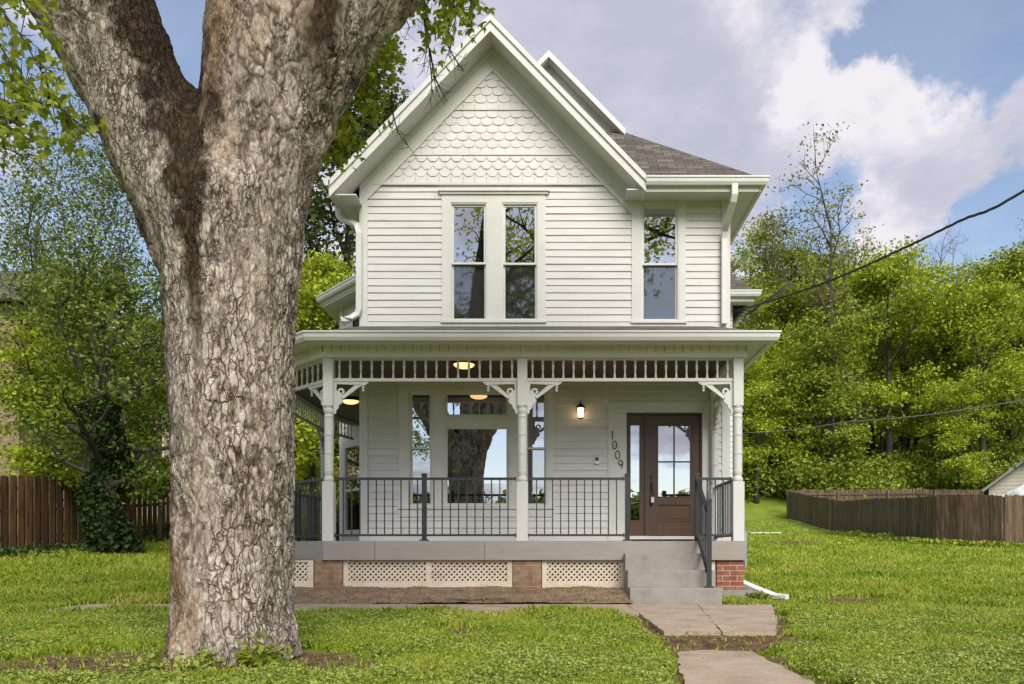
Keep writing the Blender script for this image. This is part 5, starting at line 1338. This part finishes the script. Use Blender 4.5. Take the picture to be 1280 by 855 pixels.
# ------------------------------------------------------------------ trees
def proto(seed, H, tr, spread, per, rad, size, bark, leaf, name, label, loc, **kw):
    r = np.random.default_rng(seed); w, tips = gen_tree(r, H, tr, spread, **kw)
    lv = leaf_quads(crown_pts(r, tips, per, rad), size, .7, .62, r=r) if per else None
    return tree_thing(name, label, loc, w, lv, bark, leaf)
G = 'trees of the wood behind the right fence'
def wood_tree(src, px, Yd, top, label, rot, mat=None, baseH=None, wide=1.0):
    p = pos(px, Yd); s = hgt(top, Yd, px) / baseH; return copy_thing(src, label, p, rot, (s * wide, s * wide, s), mat)
# prototypes stand at their own places
def P_at(px, Yd): return pos(px, Yd)
d1 = 62
A = proto(1, hgt(340, d1, 1110), .32, 5.2, 34, .62, .27, M['bark_dark'], M['leaf_bright'], 'maple_tree', 'broad yellow green tree right of the bare topped tree', P_at(1110, d1), base=.32, limbs=18, shape='oval', rise=.75, rmin=.08); HA = hgt(340, d1, 1110)
d2 = 66
B = proto(2, hgt(262, d2, 952), .22, 3.3, 10, .5, .24, M['bark_dark'], M['leaf_olive'], 'sparse_tree', 'tall thinly leafed tree just right of the house roof', P_at(952, d2), base=.28, limbs=15, shape='oval', rise=1.1, rmin=.05); HB = hgt(262, d2, 952)
d3 = 58
Cb = proto(3, hgt(430, d3, 1040), .2, 3.6, 24, .55, .25, M['bark_dark'], M['leaf_mid'], 'young_tree', 'shorter mid green tree in front of the wood near the fence corner', P_at(1040, d3), base=.24, limbs=14, shape='vase', rise=.8, rmin=.06); HC = hgt(430, d3, 1040)
d4 = 74
Db = proto(4, hgt(318, d4, 1190), .24, 4.4, 0, 0, 0, M['bark_grey'], None, 'bare_tree', 'leafless grey tree rising over the wood under the cable', P_at(1190, d4), base=.3, limbs=14, sub=5, twigs=5, shape='vase', rise=1.4, rmin=.06); HD = hgt(318, d4, 1190)
d5 = 60
Eb = proto(5, hgt(250, d5, 1038), .42, 4.6, 5, .5, .24, M['bark_dark'], M['leaf_olive'], 'open_tree', 'tall open dark limbed tree with a bare top against the cloud', P_at(1038, d5), base=.22, limbs=13, sub=5, twigs=4, shape='vase', rise=1.2, rmin=.085); HE = hgt(250, d5, 1038)
for t in (A, B, Cb, Db, Eb): t['group'] = G
spec = [(A, 1012, 71, 335, 'rounded tree behind the bare topped tree on its house side', 2.9, M['leaf_mid'], HA, .9), (A, 1088, 78, 345, 'tree crown filling the skyline between the open tree and the cable', 1.2, None, HA, .95), (A, 1262, 69, 338, 'tall full tree rising above the grey outbuilding roof', 4.6, None, HA, 1.0), (B, 940, 72, 285, 'slim tree with a feathery top nearest the eave', 5.1, M['leaf_bright'], HB, 1.2), (A, 985, 66, 372, 'bright round tree close beside the house behind the porch', 1.1, None, HA, 1.0), (A, 1230, 60, 372, 'bright yellow green tree leaning over the beige outbuilding', 2.3, None, HA, 1.0), (A, 1290, 66, 330, 'green tree at the right edge above the grey roof', 3.9, M['leaf_mid'], HA, 1.05),
        (A, 1165, 70, 388, 'yellow green tree under the leafless grey crown', 5.0, None, HA, .95), (A, 1062, 72, 365, 'yellow green tree in the gap behind the open limbed tree', .4, None, HA, .9),
        (Cb, 945, 59, 470, 'bushy light tree directly behind the porch corner post', 2.0, M['leaf_bright'], HC, 1.1), (Cb, 1000, 60, 455, 'light green low tree by the far end of the right fence', 4.1, M['leaf_bright'], HC, 1.0), (B, 1100, 64, 400, 'slim pale leafed tree above the middle of the rear fence', .9, M['leaf_bright'], HB, 1.1),
        (A, 1178, 63, 425, 'mid green tree above the right half of the rear fence', 3.3, M['leaf_mid'], HA, .85), (Cb, 1200, 57, 500, 'small yellowish tree left of the beige outbuilding', 5.4, M['leaf_bright'], HC, 1.1), (Cb, 1262, 62, 470, 'low green tree right behind the beige outbuilding', 1.6, None, HC, 1.1),
        (B, 985, 70, 300, 'thin pale tree between the roof edge and the open limbed tree', 2.2, None, HB, 1.0), (B, 918, 62, 320, 'thin tree half hidden by the house corner', 4.0, None, HB, 1.0), (B, 1240, 76, 345, 'thin olive tree on the skyline near the right edge', .6, None, HB, 1.1), (Eb, 1275, 78, 318, 'open crowned tree on the skyline at the far right edge', 2.5, None, HE, 1.1),
        (Eb, 1130, 66, 372, 'dark limbed tree with a leaning trunk behind the rear fence', 4.4, M['leaf_bright'], HE, 1.0), (Db, 1075, 78, 322, 'small leafless tree showing over the cloud left of the cable', 1.9, None, HD, .8)]
for s_ in spec: wood_tree(s_[0], *s_[1:6], mat=s_[6], baseH=s_[7], wide=s_[8])

def mass(name, label, spots, seed, leafmat, barkmat, per=16, size=.55):
    """a wood that reads as one mass: all trunks and crowns of it in one object of stuff"""
    r = np.random.default_rng(seed); allw = MB(); Q = []
    for (x, y, h, wd) in spots:
        w, tips = gen_tree(r, h, .02 * h, wd, base=.12, limbs=11, sub=3, twigs=2, shape='round', rise=.6)
        off = np.array([x, y, gz(x, y) - .2]); nb = len(allw.v)
        allw.v += [tuple(np.array(v) + off) for v in w.v]; allw.f += [tuple(i + nb for i in f) for f in w.f]
        Q.append(leaf_quads(crown_pts(r, tips, per, 1.0) + off, size, .7, .65, r=r))
    o = np_mesh(name, np.concatenate(Q), 4, leafmat); tag(o, label, 'woods', kind='stuff')
    tk = allw.build('trunks', barkmat, None, True); tk.parent = o; return o
r = np.random.default_rng(31); spots = []
for i in range(46):
    y = r.uniform(72, 112); px = 880 + 470 * ((i * .618) % 1); x = (px - VX) * y / F_PX; spots.append((x, y, r.uniform(9, 12.5), r.uniform(4.5, 6)))
mass('hillside_woods', 'dense green wood covering the hill behind the yard', spots, 8, M['leaf_bright'], M['bark_dark'], 24, .42)
spots = []
for i in range(22):
    px = 900 + 440 * ((i * .618) % 1); y = r.uniform(56.5, 68); x = (px - VX) * y / F_PX; spots.append((x, y, r.uniform(.6, 2.6), r.uniform(1.0, 2.2)))
mass('undergrowth', 'dark bushy undergrowth along the foot of the wooded hill', spots, 9, M['leaf_mid'], M['bark_dark'], 15, .26)

# left side
yI = 20.5; pI = pos(132, yI)
r = np.random.default_rng(77); w, tips = gen_tree(r, 6.6, .26, 3.0, base=.26, limbs=16, shape='round', rise=.5)
lv = leaf_quads(crown_pts(r, tips, 27, .34), .115, .6, .6, r=r)
iv = tree_thing('ivy_tree', 'tree with an ivy covered trunk standing in front of the brown fence', pI, w, lv, M['bark_dark'], M['leaf_deep'])
Pv = []
for i in range(5200):
    z = 3.9 * r.uniform() ** 1.1; a = r.uniform(0, 6.28); rad = (.42 + .35 * math.exp(-z * 2.2) + .16 * math.sin(z * 3 + a)) * r.uniform(.75, 1.12); Pv.append((pI[0] + rad * math.cos(a), pI[1] + rad * math.sin(a), pI[2] + z))
o = np_mesh('ivy', leaf_quads(np.array(Pv), .13, .3, .75, r=r), 4, M['ivy'], iv)
F1 = proto(12, hgt(215, 24, 20), .17, 3.6, 13, .36, .11, M['bark_dark'], M['leaf_deep'], 'slender_tree', 'slender dark stemmed tree with airy leaves at the left edge', pos(42, 24), base=.22, limbs=15, sub=5, twigs=4, shape='vase', rise=1.0, wob=.2)
copy_thing(F1, 'airy tree between the left edge tree and the big trunk', pos(165, 27), 2.1, 1.0)
copy_thing(F1, 'airy tree leaning behind the ivy covered trunk', pos(105, 30), 4.2, 1.1)
F2 = proto(13, hgt(455, 22, 60), .08, 2.0, 34, .28, .11, M['bark_dark'], M['leaf_bright'], 'young_maple', 'low bright yellow green young maple over the brown fence', pos(62, 21.5), base=.25, limbs=10, sub=4, shape='vase', rise=.5)
copy_thing(F2, 'green sapling in front of the pink house by the big trunk', pos(196, 24), 1.3, .95, M['leaf_mid'])
F3 = proto(14, hgt(70, 33, 430), .40, 4.2, 60, .55, .2, M['bark_dark'], M['leaf_dark'], 'dark_tree', 'tall dark green tree seen between the big trunk and the house', pos(432, 33), base=.2, limbs=20, sub=4, shape='oval', rise=.5)
F4 = proto(15, hgt(335, 28, 400), .15, 2.4, 34, .36, .14, M['bark_dark'], M['leaf_bright'], 'light_tree', 'light green shrubby tree left of the house under the dark tree', pos(392, 27), base=.12, limbs=14, shape='oval', rise=.8)
copy_thing(F4, 'light shrubby tree beyond the side porch', pos(425, 30), 2.0, .6, M['leaf_mid'])
copy_thing(F4, 'mid green tree hugging the right edge of the big trunk', pos(368, 31), 4.0, 1.0, M['leaf_mid'])
spots = [(-24, 52, 11, 4.5), (-17, 58, 12, 5), (-30, 50, 11, 5), (-11, 60, 12, 5), (-36, 46, 10, 5), (-40, 40, 11, 5)]
mass('distant_trees', 'hazy row of trees beyond the left hand houses', spots, 21, M['leaf_mid'], M['bark_dark'], 14, .5)
r = np.random.default_rng(61); spots = [(s_ * r.uniform(24, 75), r.uniform(-62, -40), r.uniform(7, 11), r.uniform(3.5, 5)) for i in range(12) for s_ in (-1, 1)] + [(-26 + 3.4 * i, -58 + 2 * (i % 3), r.uniform(4, 6), 2.6) for i in range(16)]
mass('street_trees', 'row of trees across the street reflected in the windows', spots, 22, M['leaf_mid'], M['bark_dark'], 8, .8)

# ivy and weeds along the left fence foot
def strip(name, label, pts, n, h, size, mat, seed, width=.35):
    r = np.random.default_rng(seed); P = []
    for i in range(n):
        t = r.uniform() * (len(pts) - 1); k = int(t); a, c = pts[k], pts[k + 1]; f = t - k
        x = a[0] + (c[0] - a[0]) * f + r.normal() * width; y = a[1] + (c[1] - a[1]) * f + r.normal() * width; hh = h * r.uniform() ** 1.6 * (.4 + 1.2 * vnoise(x, y, .8, 4)); P.append((x, y, gz(x, y) + hh))
    return tag(np_mesh(name, leaf_quads(np.array(P), size, .8, .65, r=r), 4, mat), label, 'weeds', kind='stuff')
strip('fence_weeds', 'dark ground ivy along the foot of the brown fence', [(-11.9, 30), (-12.0, 26), (-12.3, 19), (-12.6, 15)], 6000, .22, .10, M['ivy'], 5)
strip('fence_grass', 'long grass along the foot of the dark plank fence', [(18, 29.3), (15.3, 27.9), (13.8, 30.4), (14.2, 36), (15.2, 45)], 7000, .22, .12, M['grass'], 6, .2)

# ------------------------------------------------------------------ grass and low weeds
def lawn():
    r = np.random.default_rng(3)
    N = 900000; u = r.uniform(size=N); y0, y1 = 3.6, 52.0
    y = 1 / (1 / y0 - u * (1 / y0 - 1 / y1)); px = r.uniform(-60, 1340, N); x = (px - VX) * y / F_PX
    keep = ~in_walk(x, y) & ~in_house(x, y) & ~((x > -4.3) & (x < 2.3) & (y > 11.0) & (y < 12.5)) & (np.hypot((x - TREE_X) / .62, (y - TREE_Y) / .5) > 1)
    keep &= ~((x > 2.7) & (x < 3.05) & (y > 11.95) & (y < 12.6)) & ~((x > 14.6) & (y > 28.5)) & ~((x < -12.6) & (y > 14))
    keep &= r.uniform(size=N) > sstep(.15, .6, bare(x, y)) * .985
    weed = fnoise(x, y, 1.1, 12); wz_ = sstep(.42, .56, weed) * (y < 9.5)
    keep &= r.uniform(size=N) > wz_ * .62
    x, y = x[keep], y[keep]; n = len(x); z = ground_z(x, y)
    tall = .3 + 1.4 * fnoise(x, y, 1.6, 20) ; edge = np.exp(-((y - 9.4) / .3) ** 2) * (x < 1) * .5
    h = (.014 + .0046 * np.minimum(y, 15)) * tall * r.uniform(.55, 1.35, n) * (1 + edge); wd = .0020 + .0007 * y
    a = r.uniform(0, 6.28, n); lean = r.uniform(.1, .75, n) * h; la = r.uniform(0, 6.28, n)
    p = np.stack([x, y, z - .006], 1); s = np.stack([np.cos(a) * wd, np.sin(a) * wd, 0 * a], 1); tip = p + np.stack([np.cos(la) * lean, np.sin(la) * lean, h], 1)
    mid = p + np.stack([np.cos(la) * lean * .3, np.sin(la) * lean * .3, h * .6], 1)
    V = np.stack([p - s, p + s, mid + s * .75, tip, mid - s * .75], 1)[:, [0, 1, 2, 3, 4]]
    tag(np_mesh('grass', V.reshape(-1, 3), 5, M['grass']), 'spring grass of the lawn', 'grass', kind='stuff')
    # broad-leaved weeds: sprigs with whorls of small leaves
    N = 120000; u = r.uniform(size=N); y = 1 / (1 / 3.6 - u * (1 / 3.6 - 1 / 22.0)); px = r.uniform(-60, 1340, N); x = (px - VX) * y / F_PX
    weed = fnoise(x, y, 1.1, 12); keep = ~in_walk(x, y) & ~in_house(x, y) & ~((x > -4.3) & (x < 2.3) & (y > 10.9)) & (np.hypot((x - TREE_X) / .55, (y - TREE_Y) / .5) > 1)
    keep &= (r.uniform(size=N) < .12 + .88 * sstep(.40, .54, weed) * np.where((y > 9.5) & (x < 0), .25, 1)); keep &= r.uniform(size=N) > sstep(.1, .45, bare(x, y)) * .97
    x, y = x[keep], y[keep]; n = len(x); z = ground_z(x, y); hh = (.022 + .05 * fnoise(x, y, 1.9, 30)) * r.uniform(.6, 1.4, n)
    C = []; S = []
    for k in range(7):
        f = r.uniform(.45, 1.05, n); C.append(np.stack([x + r.normal(size=n) * .013, y + r.normal(size=n) * .013, z + hh * f], 1)); S.append(r.uniform(.009, .019, n) * (1 + .06 * y))
    c = np.concatenate(C); s = np.concatenate(S)
    tag(np_mesh('ground_weeds', leaf_quads(c, s, 1.6, .72, r=r), 4, M['weed']), 'low broad leaved weeds carpeting the near lawn', 'weeds', kind='stuff')
    # litter: bark chips and dead leaves on the bare soil
    N = 26000; y = r.uniform(4.0, 11, N); x = r.uniform(-5.5, 3.4, N); keep = (r.uniform(size=N) < np.where(in_walk(x, y), .012, bare(x, y) * .8)); x, y = x[keep], y[keep]
    c = np.stack([x, y, np.where(in_walk(x, y), np.where(y < 6.6, -.05, .036), ground_z(x, y) + .006)], 1)
    xb = r.uniform(-4.2, 1.0, 2600); yb = r.uniform(11.05, 12.0, 2600); zb_ = .03 + .165 * sstep(11.05, 12.0, yb + .12 * np.sin(xb * 1.7)) + .05 * fnoise(xb, yb, 3, 2)
    c = np.concatenate([c, np.stack([xb, yb, zb_], 1)]); m = mottled('dead_leaves', [(.3, (.05, .03, .016)), (.5, (.13, .078, .042)), (.7, (.27, .19, .115))], 30, .9, 0)
    tag(np_mesh('leaf_litter', leaf_quads(c, .022, 2.5, .5, r=r), 4, m), 'brown bark chips and dead leaves on bare soil', 'litter', kind='stuff')
lawn()
